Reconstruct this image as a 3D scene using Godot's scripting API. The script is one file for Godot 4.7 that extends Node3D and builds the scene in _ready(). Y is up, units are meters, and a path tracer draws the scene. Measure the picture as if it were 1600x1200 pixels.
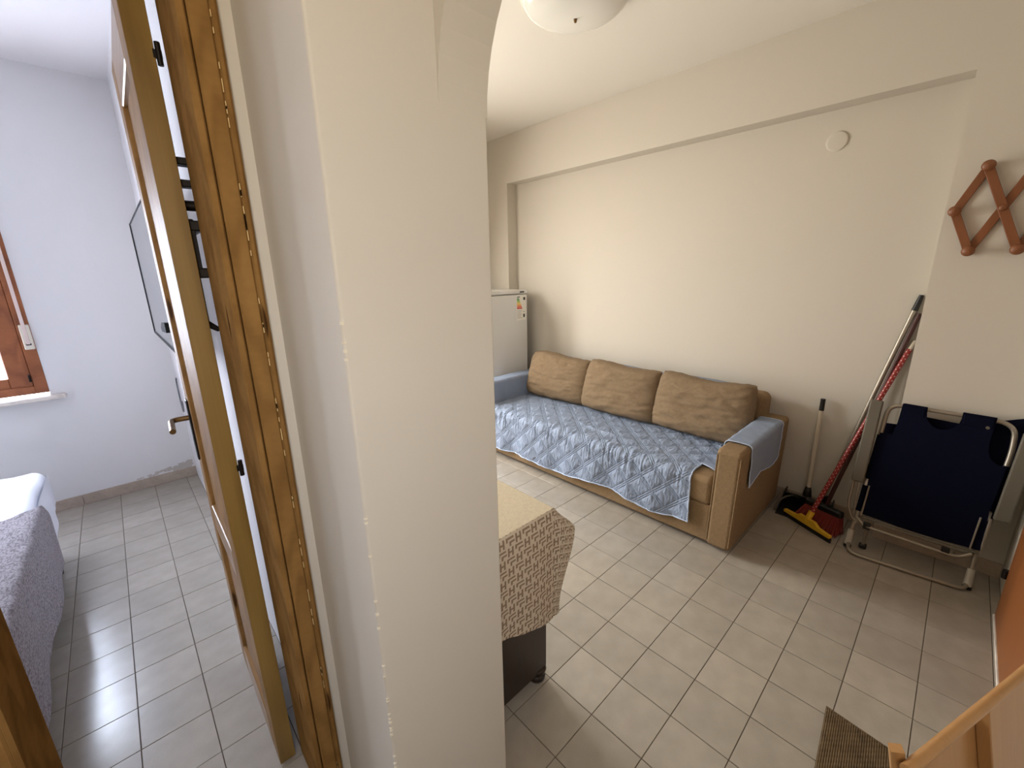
extends Node3D
# Manhattan layout, metres: the camera stands at x = 0, z = 0; -z runs to the living-room back wall, -x to the bedroom.

const EYE := 1.553
const CEIL := 2.83

# ------------------------------------------------------------------ mesh builder
class MB:
	var v := PackedVector3Array()
	var n := PackedVector3Array()
	var uv := PackedVector2Array()
	var ix := PackedInt32Array()
	var t := Transform3D()

	func put(p: Vector3, q: Vector3, u := Vector2.ZERO) -> int:
		v.append(t * p)
		n.append((t.basis * q).normalized())
		uv.append(u)
		return v.size() - 1

	func tri(a: int, b: int, c: int) -> void:   # counter-clockwise as seen from outside
		ix.append(a); ix.append(c); ix.append(b)

	func face(pts: Array, centre: Vector3) -> void:   # flat convex face of a convex body
		var m := Vector3.ZERO
		for p in pts: m += p
		m /= pts.size()
		var q: Vector3 = (pts[1] - pts[0]).cross(pts[2] - pts[0])
		if q.length() < 1e-14: return
		q = q.normalized()
		var list := pts
		if q.dot(m - centre) < 0.0:
			list = pts.duplicate(); list.reverse(); q = -q
		var s := v.size()
		for p in list: put(p, q)
		for i in range(1, list.size() - 1): tri(s, s + i, s + i + 1)

	func quad(a: Vector3, b: Vector3, c: Vector3, d: Vector3) -> void:   # counter-clockwise from outside
		var q := (b - a).cross(c - a).normalized()
		var s := put(a, q, Vector2(0, 1)); put(b, q, Vector2(1, 1)); put(c, q, Vector2(1, 0)); put(d, q, Vector2(0, 0))
		tri(s, s + 1, s + 2); tri(s, s + 2, s + 3)

	func box(lo: Vector3, hi: Vector3, b := 0.0) -> MB:
		var c := (lo + hi) / 2.0
		var h := (hi - lo) / 2.0
		b = minf(b, 0.45 * minf(h.x, minf(h.y, h.z)) * 2.0)
		for a in 3:
			var e := (a + 1) % 3
			var f := (a + 2) % 3
			for s in [-1.0, 1.0]:
				var pts := []
				for k in [[-1.0, -1.0], [1.0, -1.0], [1.0, 1.0], [-1.0, 1.0]]:
					var p := c
					p[a] += s * h[a]; p[e] += k[0] * (h[e] - b); p[f] += k[1] * (h[f] - b)
					pts.append(p)
				face(pts, c)
				if b > 0.0:
					for s2 in [-1.0, 1.0]:
						var q := []
						for k in [0, 1, 2, 3]:
							var p := c
							p[f] += (h[f] - b) * (1.0 if k == 1 or k == 2 else -1.0)
							p[a] += s * (h[a] if k < 2 else h[a] - b)
							p[e] += s2 * (h[e] - b if k < 2 else h[e])
							q.append(p)
						face(q, c)
		if b > 0.0:
			for sx in [-1.0, 1.0]:
				for sy in [-1.0, 1.0]:
					for sz in [-1.0, 1.0]:
						var g := Vector3(sx, sy, sz)
						face([c + g * Vector3(h.x, h.y - b, h.z - b), c + g * Vector3(h.x - b, h.y, h.z - b), c + g * Vector3(h.x - b, h.y - b, h.z)], c)
		return self

	func grid(nu: int, nv: int, f: Callable, flip := false) -> MB:   # outside is along du x dv
		var s := v.size()
		var p := PackedVector3Array()
		for j in nv + 1:
			for i in nu + 1: p.append(f.call(float(i) / nu, float(j) / nv))
		for j in nv + 1:
			for i in nu + 1:
				var du := p[j * (nu + 1) + mini(i + 1, nu)] - p[j * (nu + 1) + maxi(i - 1, 0)]
				var dv := p[mini(j + 1, nv) * (nu + 1) + i] - p[maxi(j - 1, 0) * (nu + 1) + i]
				var q := du.cross(dv)
				if q.length() < 1e-12: q = Vector3.UP
				put(p[j * (nu + 1) + i], -q if flip else q, Vector2(float(i) / nu, float(j) / nv))
		for j in nv:
			for i in nu:
				var a := s + j * (nu + 1) + i
				if flip:
					tri(a, a + nu + 2, a + 1); tri(a, a + nu + 1, a + nu + 2)
				else:
					tri(a, a + 1, a + nu + 2); tri(a, a + nu + 2, a + nu + 1)
		return self

	func rbox(lo: Vector3, hi: Vector3, r: float, m := 4, mid := 4, bend = null) -> MB:   # softly rounded box
		var c := (lo + hi) / 2.0
		var h := (hi - lo) / 2.0
		r = minf(r, minf(h.x, minf(h.y, h.z)))
		for a in 3:
			var e := (a + 1) % 3
			var f := (a + 2) % 3
			for s in [-1.0, 1.0]:
				var ce := stops(h[e], r, m, mid)
				var cf := stops(h[f], r, m, mid)
				var st := v.size()
				var w := ce.size()
				for y in cf:
					for x in ce:
						var p := Vector3.ZERO
						p[a] = s * h[a]; p[e] = x; p[f] = y
						var inner := p.clamp(-(h - Vector3(r, r, r)), h - Vector3(r, r, r))
						var d := (p - inner).normalized()
						var at := c + inner + d * r
						if bend != null: at = bend.call(at)
						put(at, d)
				for j in cf.size() - 1:
					for i in w - 1:
						var q := st + j * w + i
						if s > 0.0:
							tri(q, q + 1, q + w + 1); tri(q, q + w + 1, q + w)
						else:
							tri(q, q + w + 1, q + 1); tri(q, q + w, q + w + 1)
		return self

	func stops(h: float, r: float, m: int, mid: int) -> PackedFloat32Array:
		var o := PackedFloat32Array()
		for k in m: o.append(-h + r * (1.0 - tan((1.0 - float(k) / m) * PI / 4.0)))
		for k in mid + 1: o.append(lerpf(-h + r, h - r, float(k) / mid))
		for k in range(m - 1, -1, -1): o.append(h - r * (1.0 - tan((1.0 - float(k) / m) * PI / 4.0)))
		return o

	func tube(pts: Array, r: float, seg := 12, r_end := -1.0, flat := Vector2.ONE) -> MB:
		var n_pts := pts.size()
		var last_x := Vector3.ZERO
		var s := v.size()
		var tl := 0.0
		for k in n_pts:
			var d: Vector3 = (pts[mini(k + 1, n_pts - 1)] - pts[maxi(k - 1, 0)]).normalized()
			var x := last_x - d * last_x.dot(d)
			if k == 0 or x.length() < 1e-4:
				x = d.cross(Vector3.UP if absf(d.y) < 0.9 else Vector3.RIGHT)
			x = x.normalized(); last_x = x
			var y := d.cross(x)
			var rr := r if r_end < 0.0 else lerpf(r, r_end, float(k) / (n_pts - 1))
			if k > 0: tl += (pts[k] - pts[k - 1]).length()
			for i in seg + 1:
				var a := TAU * i / seg
				var q := x * cos(a) * flat.x + y * sin(a) * flat.y
				put(pts[k] + q * rr, x * cos(a) / flat.x + y * sin(a) / flat.y, Vector2(float(i) / seg, tl))
		for k in n_pts - 1:
			for i in seg:
				var a := s + k * (seg + 1) + i
				tri(a, a + 1, a + seg + 2); tri(a, a + seg + 2, a + seg + 1)
		for e in [0, n_pts - 1]:
			var d: Vector3 = (pts[1] - pts[0]) if e == 0 else (pts[n_pts - 2] - pts[n_pts - 1])
			var c := put(pts[e], -d)
			for i in seg + 1: put(t.affine_inverse() * v[s + e * (seg + 1) + i], -d)
			for i in seg:
				if e == 0: tri(c, c + 2 + i, c + 1 + i)
				else: tri(c, c + 1 + i, c + 2 + i)
		return self

	func lathe(prof: Array, seg := 24, at := Vector3.ZERO) -> MB:   # profile of (radius, height), from the bottom up along the outside
		var s := v.size()
		var m := prof.size()
		for k in m:
			var d: Vector2 = prof[mini(k + 1, m - 1)] - prof[maxi(k - 1, 0)]
			for i in seg + 1:
				var a := TAU * i / seg
				put(at + Vector3(prof[k].x * cos(a), prof[k].y, prof[k].x * sin(a)), Vector3(d.y * cos(a), -d.x, d.y * sin(a)), Vector2(float(i) / seg, float(k) / (m - 1)))
		for k in m - 1:
			for i in seg:
				var a := s + k * (seg + 1) + i
				tri(a, a + seg + 1, a + seg + 2); tri(a, a + seg + 2, a + 1)
		return self

	func prism(poly: PackedVector2Array, z0: float, z1: float) -> MB:   # outline in x, y; thickness along z
		if Geometry2D.is_polygon_clockwise(poly):
			poly = poly.duplicate(); poly.reverse()
		var tr := Geometry2D.triangulate_polygon(poly)
		for side in 2:
			var s := v.size()
			for p in poly: put(Vector3(p.x, p.y, z1 if side == 0 else z0), Vector3(0, 0, 1 if side == 0 else -1), p)
			for k in range(0, tr.size(), 3):
				var a := poly[tr[k]]
				var cw := (poly[tr[k + 1]] - a).cross(poly[tr[k + 2]] - a) < 0.0
				if cw == (side == 0): tri(s + tr[k], s + tr[k + 2], s + tr[k + 1])
				else: tri(s + tr[k], s + tr[k + 1], s + tr[k + 2])
		for k in poly.size():
			var a := poly[k]
			var b := poly[(k + 1) % poly.size()]
			quad(Vector3(a.x, a.y, z1), Vector3(a.x, a.y, z0), Vector3(b.x, b.y, z0), Vector3(b.x, b.y, z1))
		return self

	func mesh(offset := Vector3.ZERO) -> ArrayMesh:
		var arr := []
		arr.resize(Mesh.ARRAY_MAX)
		var w := v
		if offset != Vector3.ZERO:
			w = PackedVector3Array()
			for p in v: w.append(p - offset)
		arr[Mesh.ARRAY_VERTEX] = w
		arr[Mesh.ARRAY_NORMAL] = n
		arr[Mesh.ARRAY_TEX_UV] = uv
		arr[Mesh.ARRAY_INDEX] = ix
		var m := ArrayMesh.new()
		m.add_surface_from_arrays(Mesh.PRIMITIVE_TRIANGLES, arr)
		return m

# ------------------------------------------------------------------ naming
var taken := {}
func numbered(s: String) -> String:
	if not taken.has(s):
		taken[s] = 0
		return s
	taken[s] += 1
	return "%s_%03d" % [s, taken[s]]

func tag(o: Node, label: String, category: String, group := "") -> Node:
	o.set_meta("label", label); o.set_meta("category", category)
	if group: o.set_meta("group", group)
	return o

func thing(called: String, label: String, category: String, at := Transform3D(), group := "") -> Node3D:
	var o := Node3D.new()
	o.name = numbered(called); o.transform = at
	add_child(o)
	tag(o, label, category, group)
	return o

# A mesh written in world coordinates, kept relative to its parent; «local» when it is written in the parent's own axes.
func obj(called: String, mb: MB, mat: Material, parent: Node3D = null, local := false) -> MeshInstance3D:
	var m := MeshInstance3D.new()
	m.material_override = null
	if parent == null:
		var lo := Vector3.INF
		var hi := -Vector3.INF
		for p in mb.v:
			lo = lo.min(p); hi = hi.max(p)
		var base := Vector3((lo.x + hi.x) / 2.0, lo.y, (lo.z + hi.z) / 2.0)
		m.mesh = mb.mesh(base); m.position = base
		m.name = numbered(called)
		add_child(m)
	else:
		var off := Vector3.ZERO
		if not local:
			var q: Node3D = parent
			while q != self:
				off += q.position
				q = q.get_parent()
		m.mesh = mb.mesh(off)
		m.name = called
		parent.add_child(m, true)
	m.mesh.surface_set_material(0, mat)
	return m

func struct(called: String, mb: MB, mat: Material) -> MeshInstance3D:
	var m := obj(called, mb, mat)
	m.set_meta("kind", "structure")
	return m

func V(x: float, y: float, z: float) -> Vector3: return Vector3(x, y, z)
func bx(a: Vector3, b: Vector3, bevel := 0.0) -> MB: return MB.new().box(a.min(b), a.max(b), bevel)

func smooth_path(pts: Array, r: float, steps := 5) -> Array:   # a polyline whose corners are rounded
	var o := [pts[0]]
	for k in range(1, pts.size() - 1):
		var a: Vector3 = pts[k - 1]
		var b: Vector3 = pts[k]
		var c: Vector3 = pts[k + 1]
		var rr := minf(r, minf((a - b).length(), (c - b).length()) * 0.5)
		var p := b + (a - b).normalized() * rr
		var q := b + (c - b).normalized() * rr
		for i in steps + 1:
			var w := float(i) / steps
			o.append(p.lerp(b, w).lerp(b.lerp(q, w), w))
	o.append(pts[-1])
	return o

# ------------------------------------------------------------------ materials
var M := {}
func noise(sd: int, freq: float, oct := 3) -> FastNoiseLite:
	var f := FastNoiseLite.new()
	f.seed = sd; f.frequency = freq; f.fractal_octaves = oct; f.noise_type = FastNoiseLite.TYPE_SIMPLEX_SMOOTH
	return f

func srgb(r: int, g: int, b: int) -> Color: return Color(r / 255.0, g / 255.0, b / 255.0)

func mat(c: Color, rough := 0.8, metal := 0.0) -> StandardMaterial3D:
	var m := StandardMaterial3D.new()
	m.albedo_color = c; m.roughness = rough; m.metallic = metal
	return m

func tri_tex(m: StandardMaterial3D, tex: Texture2D, scale: Vector3) -> StandardMaterial3D:
	m.albedo_texture = tex
	m.uv1_triplanar = true; m.uv1_scale = scale; m.uv1_triplanar_sharpness = 8.0
	return m

func round_noise(f: FastNoiseLite, x: float, y: float, sx: float, sy: float, w: float, h: float) -> float:   # noise that repeats every w by h
	var kx := smoothstep(0.8, 1.0, x / w)
	var ky := smoothstep(0.9, 1.0, y / h)
	var a := f.get_noise_2d(x * sx, y * sy)
	if kx > 0.0: a = lerpf(a, f.get_noise_2d((x - w) * sx, y * sy), kx)
	if ky > 0.0:
		var b := f.get_noise_2d(x * sx, (y - h) * sy)
		if kx > 0.0: b = lerpf(b, f.get_noise_2d((x - w) * sx, (y - h) * sy), kx)
		a = lerpf(a, b, ky)
	return a

func wood(light: Color, dark: Color, knot: Color, sd: int, knots := 3, flat := false) -> ImageTexture:   # grain runs along the picture's height
	var w := 256
	var h := 1024
	var im := Image.create_empty(w, h, false, Image.FORMAT_RGB8)
	var a := noise(sd, 0.006, 2)
	var b := noise(sd + 1, 0.09, 3)
	var c := noise(sd + 2, 0.02, 2)
	var rng := RandomNumberGenerator.new()
	rng.seed = sd
	var ks := []
	for k in knots: ks.append(Vector3(40 + rng.randf() * (w - 80), 90 + rng.randf() * (h - 180), 6.0 + rng.randf() * 6.0))
	for y in h:
		for x in w:
			var u := float(x)
			var kd := 0.0
			for k in ks:
				var dx := x - float(k.x)
				var dy := (y - float(k.y)) * 0.3
				var d := sqrt(dx * dx + dy * dy) / float(k.z)
				if d < 5.0:
					u += signf(dx) * float(k.z) * 1.5 * exp(-d * d * 0.3)
					kd = maxf(kd, 1.0 - smoothstep(0.5, 1.1, d))
			var warp := round_noise(a, x, y, 1.6, 0.3, w, h) * 30.0
			var ring := 0.5 + 0.5 * sin((u + warp) * TAU * 6.0 / 256.0)
			ring = pow(ring, 1.8)
			var fine := round_noise(b, x, y, 2.5, 0.05, w, h) * 0.5 + 0.5
			var broad := round_noise(c, x, y, 0.5, 0.06, w, h) * 0.5 + 0.5
			var f := clampf(0.38 * ring + 0.28 * fine + 0.5 * broad - 0.15, 0.0, 1.0)
			if flat: f = clampf(0.5 * fine + 0.4 * broad, 0.0, 1.0)
			var col := light.lerp(dark, f).lerp(knot, kd * 0.85)
			im.set_pixel(x, y, col)
	return ImageTexture.create_from_image(im)

func turned(t: ImageTexture) -> ImageTexture:
	var im := t.get_image()
	im.rotate_90(CLOCKWISE)
	return ImageTexture.create_from_image(im)

func weave(c: Color, spread: float, sd: int) -> ImageTexture:
	var im := Image.create_empty(256, 256, false, Image.FORMAT_RGB8)
	var a := noise(sd, 0.5, 1)
	var b := noise(sd + 3, 0.02, 3)
	for y in 256:
		for x in 256:
			var s := a.get_noise_2d(x * 0.05, y * 1.1) + a.get_noise_2d(x * 1.1 + 400, y * 0.05)
			var q := 0.10 * (sin(x * PI / 2.0) * sin(y * PI / 2.0))
			var f := 1.0 + spread * (s * 0.6 + q + 0.12 * b.get_noise_2d(x, y))
			im.set_pixel(x, y, Color(clampf(c.r * f, 0, 1), clampf(c.g * f, 0, 1), clampf(c.b * f, 0, 1)))
	return ImageTexture.create_from_image(im)

func speck(c: Color, spread: float, sd: int, freq := 0.35) -> ImageTexture:
	var im := Image.create_empty(256, 256, false, Image.FORMAT_RGB8)
	var a := noise(sd, freq, 2).get_seamless_image(256, 256)
	var b := noise(sd + 9, 0.015, 3).get_seamless_image(256, 256)
	for y in 256:
		for x in 256:
			var f := 1.0 + spread * ((a.get_pixel(x, y).r - 0.5) * 1.4 + (b.get_pixel(x, y).r - 0.5) * 2.0)
			im.set_pixel(x, y, Color(clampf(c.r * f, 0, 1), clampf(c.g * f, 0, 1), clampf(c.b * f, 0, 1)))
	return ImageTexture.create_from_image(im)

func bump(m: StandardMaterial3D, sd: int, freq: float, depth: float) -> StandardMaterial3D:
	m.heightmap_enabled = true
	m.heightmap_texture = ImageTexture.create_from_image(noise(sd, freq, 4).get_seamless_image(512, 512))
	m.heightmap_scale = depth
	m.uv1_triplanar = true
	return m

func make_materials() -> void:
	M.cream = bump(mat(srgb(203, 196, 184), 0.85), 11, 0.012, 0.10); M.cream.uv1_scale = V(1.1, 1.1, 1.1)
	M.white_wall = bump(mat(srgb(228, 227, 228), 0.85), 12, 0.012, 0.1); M.white_wall.uv1_scale = V(1.1, 1.1, 1.1)
	M.ceiling = mat(srgb(226, 221, 212), 0.9)
	M.ceiling_white = mat(srgb(240, 238, 238), 0.9)
	M.plastic_white = mat(srgb(226, 217, 200), 0.45)
	var pine := wood(srgb(150, 114, 68), srgb(114, 83, 47), srgb(54, 34, 20), 21, 2)
	var pine2 := wood(srgb(150, 120, 62), srgb(112, 85, 40), srgb(56, 36, 18), 44, 1)
	M.pine = tri_tex(mat(Color.WHITE, 0.5), pine, V(4.2, 0.9, 4.2))
	M.pine_edge = tri_tex(mat(Color.WHITE, 0.3), pine2, V(2.4, 0.5, 2.4))
	M.pine_leaf = M.pine.duplicate()
	M.pine.specular_mode = BaseMaterial3D.SPECULAR_DISABLED
	M.pine_leaf.roughness = 0.5; M.pine_leaf.metallic_specular = 0.26
	M.pine_across = tri_tex(mat(Color.WHITE, 0.35), turned(pine), V(0.9, 4.2, 0.9))
	var red := wood(srgb(168, 102, 62), srgb(118, 66, 38), srgb(50, 22, 12), 61, 3)
	M.red_wood = tri_tex(mat(Color.WHITE, 0.4), red, V(4.0, 0.9, 4.0))
	M.red_wood_across = tri_tex(mat(Color.WHITE, 0.4), turned(red), V(0.9, 4.0, 0.9))
	var orange := wood(srgb(152, 94, 50), srgb(126, 72, 34), srgb(90, 46, 18), 71, 0, true)
	M.orange = tri_tex(mat(Color.WHITE, 0.4), orange, V(2.0, 0.6, 2.0))
	var beech := wood(srgb(184, 140, 90), srgb(160, 116, 70), srgb(120, 70, 30), 75, 0, true)
	M.beech = tri_tex(mat(Color.WHITE, 0.35), beech, V(4.0, 1.0, 4.0))
	var walnut := wood(srgb(40, 24, 17), srgb(25, 14, 10), srgb(20, 10, 8), 81, 1)
	M.walnut = tri_tex(mat(Color.WHITE, 0.35), walnut, V(3.0, 0.8, 3.0))
	var rackw := wood(srgb(140, 88, 54), srgb(110, 64, 36), srgb(60, 28, 12), 91, 0, true)
	M.rack = tri_tex(mat(Color.WHITE, 0.4), rackw, V(6.0, 1.5, 6.0))
	M.tiles = []
	for k in 4:
		var s := [1.0, 0.975, 1.02, 0.99]
		var m := tri_tex(mat(Color(s[k], s[k], s[k]) * 0.98, 0.26), speck(srgb(168, 160, 149), 0.03, 100 + k), V(2.3, 2.3, 2.3))
		m.clearcoat_enabled = true; m.clearcoat = 0.35; m.clearcoat_roughness = 0.16
		m.uv1_offset = V(0.13 * k, 0, 0.31 * k)
		M.tiles.append(m)
	M.grout = mat(srgb(96, 84, 72), 0.9)
	M.skirting = tri_tex(mat(Color.WHITE, 0.4), speck(srgb(180, 165, 150), 0.04, 120, 0.06), V(3, 3, 3))
	M.sofa = tri_tex(mat(Color.WHITE, 0.95), weave(srgb(134, 110, 80), 0.15, 130), V(5, 5, 5))
	M.cushion = tri_tex(mat(Color.WHITE, 0.95), weave(srgb(125, 105, 81), 0.15, 140), V(5, 5, 5))
	M.quilt = mat(srgb(136, 149, 172), 0.72); M.quilt.metallic_specular = 0.4
	M.quilt_edge = mat(srgb(176, 190, 214), 0.6)
	M.fridge = mat(srgb(222, 221, 218), 0.3)
	M.fridge_dark = mat(srgb(60, 56, 52), 0.5)
	M.black = mat(srgb(24, 24, 25), 0.45)
	M.black_metal = mat(srgb(34, 28, 24), 0.4, 0.6)
	M.bronze = mat(srgb(122, 96, 62), 0.35, 0.8)
	M.chrome = mat(srgb(200, 196, 188), 0.3, 0.85)
	M.alu = mat(srgb(158, 150, 138), 0.4, 0.7)
	M.grey_plastic = mat(srgb(98, 92, 80), 0.55)
	M.light_grey = mat(srgb(186, 182, 172), 0.5)
	M.navy = tri_tex(mat(Color.WHITE, 0.85), weave(srgb(10, 13, 32), 0.25, 150), V(9, 9, 9))
	M.navy.metallic_specular = 0.2
	M.yellow = mat(srgb(214, 172, 40), 0.45)
	M.red = mat(srgb(128, 36, 30), 0.6)
	M.dark_red = mat(srgb(64, 26, 22), 0.5)
	M.white_pole = mat(srgb(206, 196, 178), 0.4)
	M.sheet = mat(srgb(226, 228, 236), 0.85)
	M.bed_grey = mat(srgb(86, 88, 96), 0.5)
	M.screen = mat(srgb(44, 46, 50), 0.12)
	M.screen.metallic_specular = 0.9
	M.glass = mat(Color(1, 1, 1, 0.05), 0.02); M.glass.transparency = BaseMaterial3D.TRANSPARENCY_ALPHA
	M.lamp_glass = mat(srgb(228, 226, 220), 0.12)
	M.belt = mat(srgb(226, 206, 198), 0.8)
	M.marble = tri_tex(mat(Color.WHITE, 0.35), speck(srgb(224, 216, 206), 0.08, 160, 0.03), V(2, 2, 2))
	M.flake = mat(srgb(194, 188, 182), 0.95)
	M.cloth_glare = tri_tex(mat(Color.WHITE, 0.8), weave(srgb(200, 187, 162), 0.10, 170), V(6, 6, 6))  # plain pale weave: low-angle glare over the H pattern, put into the colour
	M.cloth = mat(Color.WHITE, 0.8); M.cloth.albedo_texture = letters_cloth(); M.cloth.texture_filter = BaseMaterial3D.TEXTURE_FILTER_LINEAR_WITH_MIPMAPS
	M.polka = mat(Color.WHITE, 0.4); M.polka.albedo_texture = polka_print(); M.polka.uv1_scale = V(1, 1, 1)
	M.blanket = tri_tex(mat(Color.WHITE, 0.95), blanket_print(), V(1.6, 1.6, 1.6))
	M.mat = mat(srgb(104, 86, 62), 0.95)
	M.mat.albedo_texture = speck(srgb(240, 236, 228), 0.22, 180, 0.4); M.mat.uv1_triplanar = true; M.mat.uv1_scale = V(4, 4, 4)
	M.label = mat(Color.WHITE, 0.5); M.label.albedo_texture = energy_print()

func letters_cloth() -> ImageTexture:   # staggered H figures linked by bars
	var im := Image.create_empty(192, 192, false, Image.FORMAT_RGB8)
	im.fill(srgb(202, 188, 168))
	var ink := srgb(136, 116, 96)
	for k in 2:
		var o := Vector2i(0, 0) if k == 0 else Vector2i(96, 96)
		for q in [Rect2i(8, 6, 20, 82), Rect2i(54, 6, 20, 82), Rect2i(28, 38, 26, 18), Rect2i(92, 8, 88, 18), Rect2i(92, 26, 20, 24), Rect2i(128, 46, 60, 18), Rect2i(128, 64, 20, 24)]:
			for yy in q.size.y:
				for xx in q.size.x: im.set_pixel((q.position.x + xx + o.x) % 192, (q.position.y + yy + o.y) % 192, ink)
	return ImageTexture.create_from_image(im)

func polka_print() -> ImageTexture:
	var im := Image.create_empty(64, 64, false, Image.FORMAT_RGB8)
	for y in 64:
		for x in 64:
			var d := minf(Vector2(x - 16, y - 16).length(), Vector2(x - 48, y - 48).length())
			im.set_pixel(x, y, srgb(204, 186, 176) if d < 8.0 else srgb(136, 30, 28))
	return ImageTexture.create_from_image(im)

func blanket_print() -> ImageTexture:
	var im := Image.create_empty(256, 256, false, Image.FORMAT_RGB8)
	var a := noise(190, 0.03, 3)
	var b := noise(191, 0.11, 2)
	for y in 256:
		for x in 256:
			var s := absf(a.get_noise_2d(x * 2.0, y * 5.5))
			var f := smoothstep(0.05, 0.22, s) + 0.25 * b.get_noise_2d(x, y)
			im.set_pixel(x, y, srgb(116, 110, 114).lerp(srgb(162, 155, 160), clampf(f, 0, 1)))
	return ImageTexture.create_from_image(im)

func energy_print() -> ImageTexture:
	var im := Image.create_empty(96, 160, false, Image.FORMAT_RGB8)
	im.fill(srgb(238, 236, 228))
	var cs := [srgb(40, 140, 60), srgb(110, 170, 60), srgb(190, 190, 60), srgb(236, 200, 60), srgb(236, 150, 50), srgb(220, 90, 50), srgb(200, 50, 44)]
	for k in 7: im.fill_rect(Rect2i(4, 18 + k * 10, 22 + k * 5, 8), cs[k])
	im.fill_rect(Rect2i(4, 6, 30, 6), srgb(60, 90, 90))
	im.fill_rect(Rect2i(68, 12, 20, 18), srgb(40, 40, 40))
	for k in 7: im.fill_rect(Rect2i(5, 96 + k * 8, 52 - (k % 3) * 8, 2), srgb(150, 146, 140))
	im.fill_rect(Rect2i(66, 120, 16, 22), srgb(44, 44, 44))
	im.fill_rect(Rect2i(64, 104, 20, 3), srgb(120, 116, 110))
	return ImageTexture.create_from_image(im)

# ------------------------------------------------------------------ main
func _ready() -> void:
	camera_and_light()
	make_materials()
	rooms()
	floor_tiles()
	windows()
	bedroom_door()
	entrance_door()
	sofa()
	quilt()
	fridge()
	sideboard()
	lounger()
	brooms()
	coat_rack()
	ceiling_lamp()
	wall_cap()
	chair_and_mat()
	bed()
	television()

func area(called: String, at: Vector3, towards: Vector3, size: Vector2, energy: float, c: Color) -> void:
	var l := AreaLight3D.new()
	l.name = called
	l.area_size = size; l.area_normalize_energy = true
	l.light_energy = energy; l.light_color = c
	l.area_range = 12.0; l.area_attenuation = 2.0
	l.shadow_enabled = true
	l.transform = Transform3D(Basis.looking_at(towards, Vector3.UP), at)
	add_child(l)

func camera_and_light() -> void:
	var cam := Camera3D.new()
	cam.name = "camera"
	var b := Basis(Vector3.UP, deg_to_rad(46.933)) * Basis(Vector3.RIGHT, deg_to_rad(-14.694)) * Basis(Vector3.BACK, deg_to_rad(-1.132))
	cam.transform = Transform3D(b, V(0, EYE, 0))
	cam.fov = 84.771
	cam.near = 0.02
	cam.far = 100.0
	add_child(cam)
	var e := Environment.new()
	var sky := Sky.new()
	var sm := ProceduralSkyMaterial.new()
	sm.sky_top_color = srgb(190, 210, 240); sm.sky_horizon_color = srgb(236, 240, 246)
	sm.ground_bottom_color = srgb(170, 165, 158); sm.ground_horizon_color = srgb(226, 228, 230)
	sm.sky_energy_multiplier = 2.0; sm.ground_energy_multiplier = 1.4
	sky.sky_material = sm
	e.background_mode = Environment.BG_SKY
	e.sky = sky
	e.tonemap_mode = Environment.TONE_MAPPER_LINEAR
	e.tonemap_exposure = 2.1
	e.sdfgi_enabled = true; e.ssao_enabled = true; e.ssil_enabled = true
	var we := WorldEnvironment.new()
	we.name = "environment"; we.environment = e
	add_child(we)
	# daylight at the bedroom and living-room windows; added fill at an unseen hall window
	area("bedroom_window_light", V(-4.33, 1.52, 1.0), V(1, 0, 0), Vector2(1.1, 1.3), 8.6, srgb(224, 233, 253))
	area("living_window_light", V(-3.84, 1.20, -1.36), V(0.93, -0.37, 0), Vector2(1.2, 2.0), 8.8, srgb(255, 250, 238))
	area("added_hall_light", V(0.83, 1.85, 0.55), V(-1, 0, 0), Vector2(0.68, 0.98), 1.15, srgb(255, 238, 208))  # unseen source added to brighten the pillar faces

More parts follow.
